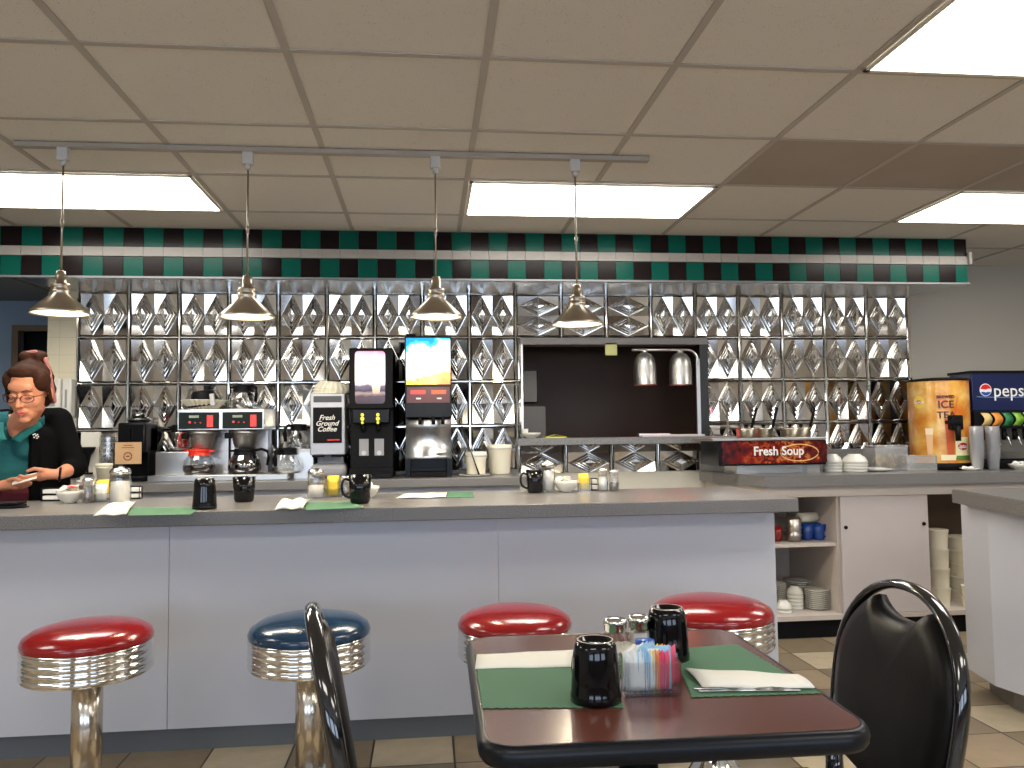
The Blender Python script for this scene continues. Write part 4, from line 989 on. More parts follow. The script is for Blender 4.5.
for i in range(15):
    f = i/14; zv = ch*.13+(ch*.42-ch*.13)*f; yv = -.19+.035*math.sin(PI*min(1, f*1.25))+.03*f*f
    g.append([(-cw/2+.003, yv, zv), (cw/2-.003, yv, zv)])
MB().sheet(g).build('splash_front', mat('mirror_steel', (.62, .64, .66, 1), .30, 1), t, thick=.004)
MB().cyl((0, 0, 0), .026, .004, 24, axis='y').build('badge', WHP, t, (cw*.28, -.188, ch*.185)).scale = (1, 1, .5)
MB().cyl((-.05, -.19, ch*.40), .011, .05, 12).cyl((.03, -.19, ch*.40), .011, .05, 12).cyl((.085, -.19, ch*.40), .011, .05, 12).build('nozzle', BLACK, t)
MB().box(-cw/2+.032, cw/2-.032, -.20, -.07, .0, .03, bev=.004).build('drip_tray', BLACK, t)
# leaning board, buckets, plate
t = thing('leaning_tray', 'thin dark edged tray leaning beside the juice dispenser', 'tray', bk(478, 5.0))
bt_ = MB().box(-.004, .004, -.16, .14, 0, zz(424, 458, 5.0)-K0, bev=.002).build('panel', LGREY, t); t.rotation_euler = (0, -.33, 0)
MB().tube([(-.001, -.16, 0), (-.001, -.16, zz(424, 458, 5.0)-K0), (-.001, .14, zz(424, 458, 5.0)-K0), (-.001, .14, 0)], .006, 6, closed=True).build('rim', BLACK, t)
for lab, px, pt, r_, yy in (('shorter white plastic tub on the plate beside the juice dispenser', 476, 453, .066, 4.93), ('taller white plastic tub next to the kitchen opening', 500, 444.5, .074, 5.02)):
    hh = zz(pt, px, yy)-K0
    t = thing('plastic_tub', lab, 'tub', (atY(px, 470, yy).x, yy, K0+.008 if px == 476 else K0))
    MB().lathe([(0, 0), (r_*.82, 0), (r_*.86, .006), (r_*.98, hh-.02), (r_, hh-.018), (r_, hh), (r_*.94, hh), (r_*.8, .01), (0, .01)], 32).build('body', CREAM, t)
    MB().lathe([(r_*.985, hh-.028), (r_*1.04, hh-.024), (r_*1.04, hh-.016), (r_*.99, hh-.014)], 32).build('rim', WHITE, t)
o = MB().lathe([(0, 0), (.06, 0), (.10, .008), (.098, .010), (.06, .004), (0, .004)], 36).build('plate', WHITE, None, (atY(474, 480, 4.88).x, 4.88, K0)); tag(o, 'white plate under the shorter plastic tub', 'plate')

# ------------------------------------------------------------------ kitchen pass-through
Ysh = 5.16
t = thing('heat_lamp', 'steel double heat lamp with two rounded shades over the pass-through shelf', 'heat lamp', (0, 0, 0))
px_ = atY(699, 430, Ysh).x; zb_ = SHZ
ztop_ = zz(350, 670, Ysh); xl_ = atY(632, 350, Ysh).x; GLW = mat('red_glow_filament', (1, .1, .05, 1), .5, emit=(1, .07, .05, 1), estr=5)
MB().box(-.012, .012, -.012, .012, 0, ztop_-zb_-.06).build('post', STEEL, t, (px_, Ysh, zb_+.001))
arc = [(px_-.07+.07*math.sin(a*PI/16), Ysh, ztop_-.07+.07*math.cos(a*PI/16)) for a in range(9)]
MB().tube([(xl_, Ysh, ztop_), (px_-.2, Ysh, ztop_)]+arc+[(px_, Ysh, ztop_-.1)], .012, 10, up=Vector((0, 1, 0)), flat=(.8, 1.2)).build('arm', STEEL, t)
MB().box(px_-.40, px_+.02, Ysh-.055, Ysh+.05, zb_+.0005, zb_+.014, bev=.002).build('base', LGREY, t)
MB().box(xl_+.03, px_-.20, Ysh-.02, Ysh+.02, zb_+.0005, zb_+.022, bev=.002).build('base_foot', STEEL, t)
for px in (645, 680.5):
    xx = atY(px, 380, Ysh).x; z0 = zz(385, px, Ysh); r_ = .074
    s = MB().lathe([(0, .215), (.02, .214), (.045, .20), (.065, .17), (r_-.002, .13), (r_, .10), (r_, .004), (r_+.003, 0), (r_-.003, 0), (r_-.004, .1), (.04, .19), (0, .2)], 40).build('lamp_shade', DSTEEL, t, (xx, Ysh, z0))
    MB().lathe([(r_-.004, .010), (r_-.004, .022)], 32).lathe([(0, .08), (.02, .075), (.045, .03), (.03, .012), (0, .008)], 20).build('bulb', GLW, s)
    MB().cyl((0, 0, .222), .02, .02, 16).build('collar', STEEL, s)
    l = bpy.data.lights.new('heat_light', 'POINT'); l.energy = .22; l.color = (1, .12, .06); l.shadow_soft_size = .03
    lo_ = bpy.data.objects.new('heat_light', l); COL.objects.link(lo_); lo_.location = (xx, Ysh, z0+.005)
b = make_bowl('white bowl on the left end of the pass-through shelf', (atY(531, 430, 5.15).x, 5.15, SHZ+.0006), .064, .036)
t = thing('order_pad', 'yellow order slips lying on the pass-through shelf beside the bowl', 'paper', (atY(550, 433, 5.15).x+.03, 5.15, SHZ+.0006), .2)
MB().box(-.07, .07, -.03, .03, 0, .008).build('pad', mat('lime_paper', srgb(214, 214, 90), .8), t); MB().sheet([[(-.06, -.03, .008), (-.06, .03, .008)], [(0, -.03, .022), (0, .03, .022)], [(.07, -.03, .009), (.07, .03, .009)]]).build('curled_slip', MATS['lime_paper'], t, thick=.001)
t = thing('small_cup', 'small white cup standing in the bowl on the pass-through shelf', 'cup', (atY(525, 430, 5.15).x, 5.15, SHZ+.012))
MB().lathe([(0, 0), (.018, 0), (.022, .05), (.019, .05), (.015, .004), (0, .004)], 20).build('cup', WHITE, t)
tag(MB().box(-.040, .040, -.001, 0, -.082, 0).build('paper_note', mat('pale_yellow_note', srgb(206, 204, 140), .8), None, (atY(611, 344, 5.245).x, 5.245, zz(343, 611, 5.245))), 'pale yellow paper note taped to the header of the kitchen opening', 'note')
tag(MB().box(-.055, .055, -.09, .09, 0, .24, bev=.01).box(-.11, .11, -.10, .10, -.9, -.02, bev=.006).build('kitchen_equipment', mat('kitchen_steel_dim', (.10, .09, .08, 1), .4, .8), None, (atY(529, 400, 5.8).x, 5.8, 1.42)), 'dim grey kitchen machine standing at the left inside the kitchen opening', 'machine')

# ------------------------------------------------------------------ soup warmer
t = thing('soup_warmer', 'counter soup warmer with a red and orange Fresh Soup sign', 'soup warmer', (0, 0, RZ+.0006))
Yw = 4.66
sx0, sx1 = atY(718, 455, Yw).x, atY(828, 455, Yw).x
z1w = zz(439.5, 770, Yw)-RZ; z0w = zz(463.5, 770, Yw)-RZ
MB().box(sx0-.03, sx1, Yw, Yw+.34, z1w-.006, z1w+.010, bev=.003).build('top_deck', DSTEEL, t)
MB().box(sx0+.01, sx1-.004, Yw+.02, Yw+.33, z0w-.012, z1w-.006).build('body', GLOSSB, t)
MB().box(sx0+.14, sx0+.26, Yw+.07, Yw+.28, 0, z0w-.01).box(sx1-.10, sx1-.02, Yw+.07, Yw+.28, 0, z0w-.01).box(sx0+.14, sx1-.02, Yw+.12, Yw+.26, 0, z0w-.01).build('leg', DSTEEL, t)
soup = emis('soup_sign', bands([(0, srgb(50, 8, 8)), (.30, srgb(120, 20, 12)), (.42, srgb(170, 70, 30)), (.48, srgb(70, 12, 10)), (.60, srgb(140, 26, 16)), (.70, srgb(200, 120, 56)), (.76, srgb(120, 25, 15)), (1, srgb(60, 10, 8))], axis=0, span=(sx0, sx1), noise=.55, nscale=24), .0)
s = MB().box(sx0+.03, sx1, Yw+.012, Yw+.02, z0w, z1w-.008).build('sign', soup, t)
zc2 = (z0w+z1w)/2
MB().tube([((sx0+sx1)/2+.17+.12*math.cos(a*PI/12), Yw+.013, zc2-.010+.050*math.sin(a*PI/12)) for a in range(24)], .0035, 6, closed=True).build('pictured_bowl_rim', mat('bowl_rim_cream', srgb(235, 190, 120), .5), s)
text('lettering', 'Fresh Soup', .074, LET, s, ((sx0+sx1)/2+.035, Yw+.001, zc2), bold=.0015, sx=.95)
for k, px in enumerate((742, 757, 779, 797, 808)):
    if k in (1, 4): continue
for k, px in enumerate((745, 769, 789, 807)):
    xx = atY(px, 435, Yw+.12).x; yy = Yw+.10+.10*(k % 2)
    q = thing('soup_pot', ('leftmost', 'second from the left', 'third from the left', 'rightmost')[k]+' steel soup pot in the soup warmer', 'pot', (xx, yy, RZ+.0006+z1w+.0106))
    MB().lathe([(0, 0), (.058, 0), (.060, .046), (.066, .050), (.066, .056), (.02, .064), (0, .066)], 32).build('pot', mat('pot_steel', (.66, .60, .50, 1), .22, 1) if 'pot_steel' not in MATS else MATS['pot_steel'], q)
    MB().lathe([(0, .066), (.010, .066), (.014, .078), (0, .082)], 14).build('lid_knob', BLACK, q)
for k, (px, dx) in enumerate(((755, .0), (776, .0), (814, .0))):
    xx = atY(px, 435, Yw+.1).x
    q = thing('soup_ladle', ('left', 'middle', 'right')[k]+' black handled ladle standing in the soup pots', 'ladle', (xx-.0, Yw+.15, RZ+z1w+.07)); q.rotation_euler = (0, .28, 0)
    MB().tube([(0, 0, 0), (0, 0, .13)], .009, 8).build('handle', BLACK, q); MB().tube([(0, 0, -.01), (0, 0, .03)], .004, 8).build('shaft', STEEL, q)

# ------------------------------------------------------------------ right service counter
def on_r(px, py): p = atZ(px, py, RZ); return Vector((p.x, p.y, RZ+.0006))
def rY(px, Y): return Vector((atY(px, 470, Y).x, Y, RZ+.0006))
# bowls upside down in stacks
def plate_o(label, loc_, r, group):
    o = MB().lathe([(0, 0), (r*.55, 0), (r*.6, .003), (r, .016), (r-.002, .018), (r*.58, .006), (0, .005)], 40).build('plate', WHITE, None, loc_); return tag(o, label, 'plate', group)
for k, (px, yy, n, r_, lab) in enumerate(((833, 4.78, 4, .058, 'white bowls stacked upside down, the narrow stack right of the soup warmer'), (855, 4.76, 4, .078, 'white bowls stacked upside down, the wide stack beside the plates'))):
    p = rY(px, yy)
    for i in range(n):
        o = MB().lathe(bowl_prof(r_, .055), 36).build('bowl', WHITE, None, (p.x+random.uniform(-.003, .003), p.y, p.z+.0555+.018*i), (PI, 0, 0)); tag(o, lab, 'bowl', 'bowl stack %s' % ('right of the soup warmer' if k == 0 else 'beside the plates'))
p = rY(878, 4.74)
for i in range(3): plate_o('small white plates lying right of the bowl stacks', (p.x-.02*i, p.y, p.z+.0035*i), .085-.006*i, 'small plates on the service counter')
def tub(name, label, x0p, x1p, pt, Y, m, cont=None, dep=.13):
    x0, x1 = atY(x0p, 460, Y).x, atY(x1p, 460, Y).x; h_ = zz(pt, (x0p+x1p)/2, Y)-RZ; w2 = (x1-x0)/2
    t = thing(name, label, 'container', ((x0+x1)/2, Y+dep/2, RZ+.0006))
    b = MB()
    for a in ((-w2, w2, -dep/2, -dep/2+.003), (-w2, w2, dep/2-.003, dep/2), (-w2, -w2+.003, -dep/2, dep/2), (w2-.003, w2, -dep/2, dep/2)): b.box(*a, 0, h_)
    b.box(-w2, w2, -dep/2, dep/2, 0, .003); b.build('body', m, t)
    MB().tube([(x, y, h_) for x, y in rrect(-w2, w2, -dep/2, dep/2, .012, 3)], .004, 6, closed=True).build('rim', m, t)
    return t, w2, h_
t, w2, h_ = tub('clear_tub', 'large clear container of tea bags on the service counter', 875, 908, 446, 4.78, CLEARP)
TEA = mat('tea_bag_paper', srgb(186, 160, 110), .8, vary=.4, vscale=40)
for i in range(14):
    o = MB().box(-.022, .022, -.003, .003, -.02, .02, bev=.001).build('tea_bag', TEA, None, (t.location.x+random.uniform(-w2+.035, w2-.035), t.location.y+random.uniform(-.03, .03), RZ+.030+.0045*i), (random.uniform(-1, 1), random.uniform(-1, 1), random.uniform(0, 3)))
    tag(o, 'paper tea bags heaped in the large clear container', 'tea bag', 'tea bags in the clear container')
t, w2, h_ = tub('clear_tub', 'smaller frosted container right of the tea bag container', 906, 937, 456, 4.72, glass('frosted_plastic', (.95, .95, .95, 1), body=.22, bodycol=(.8, .8, .78, 1), fac=.04))
# tea dispenser
Yt = 4.72
tx0, tx1 = atY(912, 440, Yt+.12).x+.025, atY(968, 440, Yt+.12).x+.0; tw = tx1-tx0; th = zz(379, 940, Yt)-RZ; r_ = tw/2
t = thing('tea_dispenser', 'round iced tea dispenser wrapped in an orange picture label', 'drink dispenser', ((tx0+tx1)/2, Yt+r_*.8, RZ+.0006))
def teafn(nt):
    tc = nt.nodes.new('ShaderNodeTexCoord'); n = nt.nodes.new('ShaderNodeTexNoise'); n.inputs['Scale'].default_value = 7; n.inputs['Detail'].default_value = 4; nt.links.new(tc.outputs['Object'], n.inputs[0])
    sp = nt.nodes.new('ShaderNodeSeparateXYZ'); nt.links.new(tc.outputs['Object'], sp.inputs[0])
    a = nt.nodes.new('ShaderNodeMath'); a.operation = 'MULTIPLY_ADD'; a.inputs[1].default_value = -.35; nt.links.new(sp.outputs[0], a.inputs[0]); nt.links.new(n.outputs[0], a.inputs[2])
    r = nt.nodes.new('ShaderNodeValToRGB'); e = r.color_ramp.elements; e[0].position = .32; e[0].color = srgb(214, 96, 24); e[1].position = .74; e[1].color = srgb(240, 205, 130)
    x = e.new(.45); x.color = srgb(206, 130, 44); x = e.new(.58); x.color = srgb(222, 166, 78); nt.links.new(a.outputs[0], r.inputs[0]); return r.outputs[0]
TM = emis('tea_label', teafn, .0)
MB().lathe([(r_, .045), (r_, th-.004)], 64).build('label_wrap', TM, t)
MB().lathe([(0, th+.012), (r_*.6, th+.012), (r_+.004, th+.004), (r_+.006, th-.008), (r_-.002, th-.012)], 64).build('lid', BLACK, t)
MB().lathe([(0, 0), (r_+.004, 0), (r_+.004, .04), (r_-.002, .046), (0, .046)], 48).build('base', BLACK, t)
def ontea(a, z, off=.001):
    a -= .52; return (math.sin(a)*(r_+off), -math.cos(a)*(r_+off), z)
def patch(name, a0, a1, z0, z1, m, par, off=.0015, ell=False):
    g = []; n = 14
    for i in range(n+1):
        f = i/n; a = a0+(a1-a0)*f
        if ell: hz = (z1-z0)/2*math.sqrt(max(0, 1-(2*f-1)**2)); zc3 = (z0+z1)/2; g.append([ontea(a, zc3-hz, off), ontea(a, zc3+hz, off)])
        else: g.append([ontea(a, z0, off), ontea(a, z1, off)])
    o = MB().sheet(g).build(name, m, par); return o
patch('logo_patch', -.95, -.50, th*.68, th*.82, mat('label_yellow', srgb(244, 206, 84), .5), t, ell=True)
patch('logo_patch', -.85, -.60, th*.73, th*.77, mat('label_red', srgb(190, 30, 34), .5), t, off=.003, ell=True)
patch('label_badge', .42, .98, th*.14, th*.36, mat('label_cream', srgb(240, 232, 180), .5), t, ell=False)
patch('label_badge', .50, .92, th*.22, th*.30, MATS['label_red'], t, off=.003, ell=True)
patch('label_strip', -.05, .42, th*.11, th*.17, MATS['label_cream'], t); patch('label_strip', .44, 1.0, th*.11, th*.16, mat('label_green', srgb(90, 130, 50), .5), t, off=.003)
TEAG = mat('pictured_tea_red', srgb(204, 88, 36), .5); TEAL = mat('pictured_tea_pale', srgb(238, 190, 140), .5)
def pic_glass(a0, a1, z0, z1, m, m2):
    am, hw_ = (a0+a1)/2, (a1-a0)/2
    for zz0, zz1, mm, of, k0 in ((z0, z1, m, .002, .62), (z1-.04, z1, m2, .0026, .95)):
        MB().sheet([[ontea(am-hw_*(k0+(1-k0)*f), zz0+(zz1-zz0)*f, of), ontea(am, zz0+(zz1-zz0)*f, of), ontea(am+hw_*(k0+(1-k0)*f), zz0+(zz1-zz0)*f, of)] for f in [i/8 for i in range(9)]]).build('pictured_glass', mm, t)
pic_glass(.10, .42, th*.17, th*.56, TEAG, mat('pictured_tea_deep', srgb(214, 70, 40), .5)); pic_glass(-.52, -.26, th*.17, th*.46, TEAL, mat('pictured_foam', srgb(246, 226, 190), .5))
MB().sheet([[ontea(.30, th*.50, .003), ontea(.40, th*.50, .003)], [ontea(.44, th*.66, .003), ontea(.50, th*.66, .003)], [ontea(.56, th*.80, .003), ontea(.58, th*.80, .003)]]).build('pictured_stream', TEAG, t)
def curved_text(body, size, a0, z, m, par):
    o = text('lettering', body, size, m, par, (0, 0, 0), bold=.0008)
    for v in o.data.vertices:
        a = a0+v.co.x/r_; h2 = v.co.y; p3 = ontea(a, z+h2, .0025+v.co.z); v.co = p3
    o.rotation_euler = (0, 0, 0)
DKB = mat('label_dark_print', srgb(80, 34, 20), .6)
curved_text('BREWED', .026, .17, th*.80, DKB, t); curved_text('ICE', .064, .17, th*.715, DKB, t); curved_text('TEA', .060, .17, th*.60, DKB, t)
curved_text('Lipton', .024, -.725, th*.75, WHP, t); curved_text('Lipton', .034, .71, th*.26, WHP, t)
q = MB().box(-.035, .035, -r_-.05, -r_+.01, th*.44, th*.60, bev=.008).cyl((0, -r_-.045, th*.40), .016, .09, 16).box(-.08, .02, -r_-.065, -r_-.045, th*.505, th*.54, bev=.003).build('spigot', BLACK, t)
t.rotation_euler = (0, 0, .0); q.rotation_euler = (0, 0, -.12)

# soda machine
Ys = 4.80
dx0, dx1 = atY(968, 400, Ys).x+.03, atY(968, 400, Ys).x+.79; dw = dx1-dx0
t = thing('soda_fountain', 'blue soda fountain with white lettering and a row of coloured flavour tabs', 'drink machine', (dx0, Ys, RZ+.0006))
zt_ = zz(372, 1000, Ys)-RZ; zh = zz(411, 1000, Ys)-RZ
PBL = mat('deep_blue_panel', srgb(8, 24, 70), .3, vary=.3, vscale=6)
MB().box(0, dw, .0, .22, zh, zt_, bev=.006).build('header', PBL, t)
MB().box(-.006, dw+.006, -.008, .23, zt_-.008, zt_+.008).build('top_cap', BLACK, t)
MB().box(0, dw, .12, .40, .10, zh).box(0, .02, .02, .3, 0, zh).box(dw-.02, dw, .02, .3, 0, zh).build('body', mat('soda_grey_steel', (.30, .29, .27, 1), .4, .6), t)
MB().box(0, dw, -.04, .3, 0, .05, bev=.006).build('drip_tray', BLACK, t)
MB().box(0, dw, -.012, .14, zh-.115, zh, bev=.006).build('valve_panel', BLACK, t)
FC = [srgb(230, 200, 130), srgb(238, 150, 60), srgb(40, 120, 70), srgb(130, 180, 60), srgb(220, 225, 200), srgb(40, 90, 170), srgb(200, 60, 50), srgb(230, 200, 130)]
pitch = .072; xf = atY(983, 400, Ys).x-dx0
for k in range(8):
    x = xf+pitch*k*1.0
    m = mat('flavour_label', FC[k], .4, vary=.25, vscale=30)
    g = [[(x-.030+.012*math.sin(a*PI/8), -.012-.020*math.sin(a*PI/8), zh-.012-.085*a/8), (x+.024+.012*math.sin(a*PI/8), -.012-.020*math.sin(a*PI/8), zh-.012-.085*a/8)] for a in range(9)]
    MB().sheet(g).build('flavour_label', m, t, thick=.002)
    MB().cyl((x+.004, .02, zh-.150), .014, .07, 12).build('nozzle', BLACK, t)
    MB().tube([(x+.02, .035, zh-.115), (x+.022, .0, zh-.185), (x+.022, -.02, zh-.225)], .0045, 6).build('lever', CHROME, t)
# emblem and lettering
ex, ez = atY(985, 381, Ys).x-dx0, (zt_+zh)/2+.010
er = .036
MB().prism([(er*1.12*math.cos(a*PI/16), er*1.12*math.sin(a*PI/16)) for a in range(32)], 0, .002, VERT).build('emblem_disc', WHP, t, (ex, -.0005, ez))
MB().prism([(er*math.cos(a*PI/16), er*math.sin(a*PI/16)) for a in range(1, 16)]+[(-er*.5, er*.12), (0, er*.05), (er*.5, er*.22)], .002, .0035, VERT).build('emblem_top', mat('emblem_red', srgb(214, 30, 40), .4), t, (ex, -.0005, ez))
MB().prism([(er*math.cos(a*PI/16), er*math.sin(a*PI/16)) for a in range(18, 31)]+[(er*.45, -er*.35), (0, -er*.45), (-er*.5, -er*.32)], .002, .0035, VERT).build('emblem_bottom', mat('emblem_blue', srgb(20, 70, 170), .4), t, (ex, -.0005, ez))
text('lettering', 'pepsi', .115, WHP, t, (ex+.052, -.002, ez-.008), bold=.0002, align='LEFT')
g = [[(.03+dw*.9*f, -.0015, ez-.045-.006*math.sin(f*5)), (.03+dw*.9*f, -.0015, ez-.041-.006*math.sin(f*5))] for f in [i/20 for i in range(21)]]
MB().sheet(g).build('swoosh_line', mat('pale_blue_line', srgb(110, 150, 210), .4), t)
# cup columns
CUPM = glass('cup_plastic', (.96, .96, .97, 1), body=.34, bodycol=(.82, .83, .85, 1), fac=.02)
for k, (px, pt) in enumerate(((977, 427), (993, 427))):
    Yc = 4.63; hh = zz(pt, px, Yc)-RZ; x = atY(px, 450, Yc).x
    for i in range(14):
        zz0 = RZ+.0008+i*(hh-.10)/13
        o = MB().lathe([(0, 0), (.028, 0), (.0395, .10), (.041, .101), (.041, .104)], 20).build('plastic_cup', CUPM, None, (x, Yc, zz0))
        tag(o, 'clear plastic cups nested in the %s column in front of the soda fountain' % ('left' if k == 0 else 'right'), 'cup', '%s column of clear cups' % ('left' if k == 0 else 'right'))
p = rY(981, 4.63)
o = plate_o('white plate with a folded napkin in front of the tea dispenser', (atY(976, 470, 4.62).x-.0, 4.61, RZ+.0006) if False else (atY(974, 470, 4.60).x, 4.635, RZ+.0006), .058, None); 
px0 = atY(974, 470, 4.60).x
napkin('rolled white napkin lying on the plate by the tea dispenser', [(px0-.065, 4.62), (px0+.045, 4.625), (px0+.05, 4.66), (px0-.03, 4.66)], RZ+.012, lift=.02)
xx = atY(1020, 470, 4.66).x
make_bowl('shallow white bowl of wrapped candies at the far right of the counter', (xx, 4.66, RZ+.0006), .065, .035)
for i in range(7): 
    a = i*.9; o = MB().ball((0, 0, 0), .016, .013, .010).build('wrapped_candy', WHP, None, (xx+.030*math.cos(a)*(i > 0), 4.66+.030*math.sin(a)*(i > 0), RZ+.036+.004*(i % 3))); tag(o, 'white wrapped candies in the shallow bowl at the far right', 'candy', 'candies in the right bowl')

# ------------------------------------------------------------------ shelves of the service cabinet
MZ, LZ = .5426, .1356
BLUEC = mat('blue_glaze', srgb(28, 70, 150), .2, coat=.4); REDC = mat('red_glaze', srgb(140, 24, 24), .2, coat=.4)
make_mug('red mug at the left end of the upper cabinet shelf', (atY(776, 540, 4.7).x, 4.70, MZ), 1.2, True, hgt=.085, r=.040, m=REDC)
t = thing('steel_shaker_cup', 'banded steel cup between the red and blue mugs', 'cup', (atY(794, 540, 4.68).x, 4.68, MZ))
MB().lathe([(0, 0), (.040, 0), (.042, .03), (.045, .032), (.045, .04), (.042, .042), (.044, .075), (.047, .077), (.047, .085), (.044, .087), (.045, .125), (.038, .140), (0, .142)], 32).build('body', STEEL, t)
for k, px in enumerate((807, 818.5, 829)):
    make_mug(('leftmost', 'middle', 'rightmost')[k]+' blue mug on the upper cabinet shelf', (atY(px, 540, 4.72).x, 4.72-.03*(k == 2), MZ), PI if k < 2 else 0, True, hgt=.095, r=.040, m=BLUEC)
t = thing('paper_roll', 'cream roll lying on top of the blue mugs in the cabinet', 'roll', (atY(818, 520, 4.78).x, 4.80, MZ+.1275))
MB().cyl((-.045, 0, 0), .030, .20, 24, axis='x').build('roll', CREAM, t, rot=(0, 0, .35)); 
MB().cyl((0, 0, 0), .012, .004, 16, axis='x').build('core', BROWNW, t, (.058, .0215, 0), (0, 0, .35))
def plate_stack(px, Y, n, r, lab, grp, z=LZ):
    x = atY(px, 600, Y).x
    for i in range(n):
        o = MB().lathe([(0, 0), (r*.55, 0), (r*.6, .003), (r, .014), (r-.001, .016), (r*.58, .006), (0, .005)], 32).build('plate', WHITE, None, (x+random.uniform(-.002, .002), Y, z+.0115*i)); tag(o, lab, 'plate', grp)
plate_stack(817, 4.69, 10, .072, 'white plates in the tall right stack on the cabinet floor', 'right plate stack in the cabinet')
plate_stack(772, 4.80, 12, .085, 'white plates in the left stack partly hidden by the bar end', 'left plate stack in the cabinet')
plate_stack(799, 4.93, 11, .095, 'white plates in the rear stack behind the bowls', 'rear plate stack in the cabinet')
for k, (px, Y, n, r_) in enumerate(((783, 4.63, 2, .052), (795, 4.72, 5, .050))):
    x = atY(px, 600, Y).x
    for i in range(n):
        o = MB().lathe(bowl_prof(r_, .05), 32).build('bowl', WHITE, None, (x, Y, LZ+.0505+.021*i), (PI, 0, 0)); tag(o, 'white bowls upside down in the %s stack on the cabinet floor' % ('low front' if k == 0 else 'taller rear'), 'bowl', '%s bowl stack in the cabinet' % ('front' if k == 0 else 'rear'))
# foam cup and lid stacks on the right
def foam_stack(name, label, px, Y, pt, r0, n, z=LZ):
    x = atY(px, 560, Y).x; h_ = zz(pt, px, Y)-z
    t = thing(name, label, 'cups', (x, Y, z)); b = MB()
    st = h_/n
    for i in range(n): b.lathe([(r0*.86, st*i), (r0*.97, st*i+st*.86), (r0, st*i+st*.88), (r0, st*i+st)], 28)
    b.lathe([(r0, h_), (0, h_+.001)], 28).lathe([(0, 0), (r0*.86, 0)], 28); b.build('nested_cups', CREAM, t); return t
foam_stack('foam_cup_stack', 'tall column of foam cups standing in the right cabinet bay', 939, 4.65, 529, .058, 4)
foam_stack('foam_container_stack', 'wide stack of foam containers in the right cabinet bay', 962, 4.76, 536, .088, 5)
foam_stack('foam_cup_stack', 'short foam cup in front of the wide container stack', 967, 4.60, 585, .040, 2)

# ------------------------------------------------------------------ dispensers on the pillar
t = thing('soap_dispenser', 'white wall soap dispenser with grey window on the tiled pillar', 'dispenser', (0, 0, 0))
Yp = YW-.021
x0, x1 = atY(44, 400, Yp).x, atY(66, 400, Yp).x; z1_, z0_ = zz(379, 55, Yp), zz(418, 55, Yp)
MB().box(x0+.02, x1, Yp-.09, Yp, z0_, z1_, bev=.012).build('housing', WHITE, t); MB().box(x0+.05, x1-.025, Yp-.094, Yp-.088, z0_+.07, z1_-.055).build('window_panel', GREYP, t); MB().box(x0+.05, x1-.03, Yp-.094, Yp-.088, z1_-.035, z1_-.022).build('printed_word', BLACK, t)
t = thing('towel_dispenser', 'narrow white dispenser with a slot beside the soap dispenser', 'dispenser', (0, 0, 0))
x0, x1 = atY(66.5, 400, Yp).x, atY(76, 400, Yp).x
MB().box(x0, x1, Yp-.07, Yp, z0_, z1_, bev=.008).build('housing', WHITE, t); MB().box(x0+.02, x0+.032, Yp-.073, Yp-.069, z0_+.06, z1_-.07).build('slot', GREYP, t)

# ------------------------------------------------------------------ the woman behind the bar
def blob(name, segs, m, parent=None, vox=.007, smooth=6):
    """segs: (p0, p1, r0, r1[, scale]) chains fused into one continuous skin"""
    b = bmesh.new()
    for sg in segs:
        p0, p1, r0, r1 = Vector(sg[0]), Vector(sg[1]), sg[2], sg[3]; sc = sg[4] if len(sg) > 4 else (1, 1, 1)
        L = (p1-p0).length; n = max(1, int(L/(min(r0, r1)*min(sc)*.30))) if L > 1e-6 else 0
        for i in range(n+1):
            f = i/n if n else 0; p = p0.lerp(p1, f); r = r0+(r1-r0)*f
            bmesh.ops.create_icosphere(b, subdivisions=2, radius=1, matrix=Matrix.Translation(p) @ (sg[5] if len(sg) > 5 else Matrix.Identity(4)) @ Matrix.Diagonal((r*sc[0], r*sc[1], r*sc[2], 1)))
    me = bpy.data.meshes.new('tmp'); b.to_mesh(me); b.free()
    o = bpy.data.objects.new('tmp', me); COL.objects.link(o)
    md = o.modifiers.new('r', 'REMESH'); md.mode = 'VOXEL'; md.voxel_size = vox; md.use_smooth_shade = True
    m2 = o.modifiers.new('s', 'SMOOTH'); m2.iterations = smooth; m2.factor = .5
    dg = bpy.context.evaluated_depsgraph_get(); dg.update()
    me2 = bpy.data.meshes.new_from_object(o.evaluated_get(dg)); bpy.data.objects.remove(o)
    me2.materials.clear(); me2.materials.append(m)
    for p in me2.polygons: p.use_smooth = True
    me2.name = name; q = bpy.data.objects.new(name, me2); COL.objects.link(q)
    if parent: q.parent = parent
    return q
SKIN = mat('skin', srgb(196, 132, 102), .5, vary=.05, vscale=14)
SKIN.node_tree.nodes['Principled BSDF'].inputs['Subsurface Weight'].default_value = .12
SKIN.node_tree.nodes['Principled BSDF'].inputs['Subsurface Radius'].default_value = (.02, .008, .004)
HAIR = mat('brown_hair', srgb(52, 30, 20), .7, spec=.1, vary=.5, vscale=30, bump=.4, bscale=150)
PHAIR = mat('pink_hair_streak', srgb(150, 92, 88), .5, vary=.3, vscale=60)
TEALC = mat('teal_cloth', srgb(6, 84, 88), .85, bump=.2, bscale=400)
CARD = mat('black_knit', (.004, .004, .0045, 1), .95, bump=.5, bscale=500, spec=.05)
MAROON = mat('maroon_cloth', srgb(86, 14, 26), .85)
W0 = thing('person', 'woman in teal polo and black cardigan looking down at a paper behind the bar', 'person', (atY(20, 440, 4.08).x, 4.08, 0))
O = Vector(W0.location)
def wp(px, py, Y): return atY(px, py, Y)-O
eye = wp(19, 397, 3.74); TH = .27; KH = 1.10
HR = Matrix.Rotation(.0, 4, 'Z') @ Matrix.Rotation(TH, 4, 'X')
HO = eye-(HR @ Vector((0, -.088*KH, 0)))
def hp(x, y, z): return HO+(HR @ (Vector((x, y, z))*KH))
HRm = HR.copy()
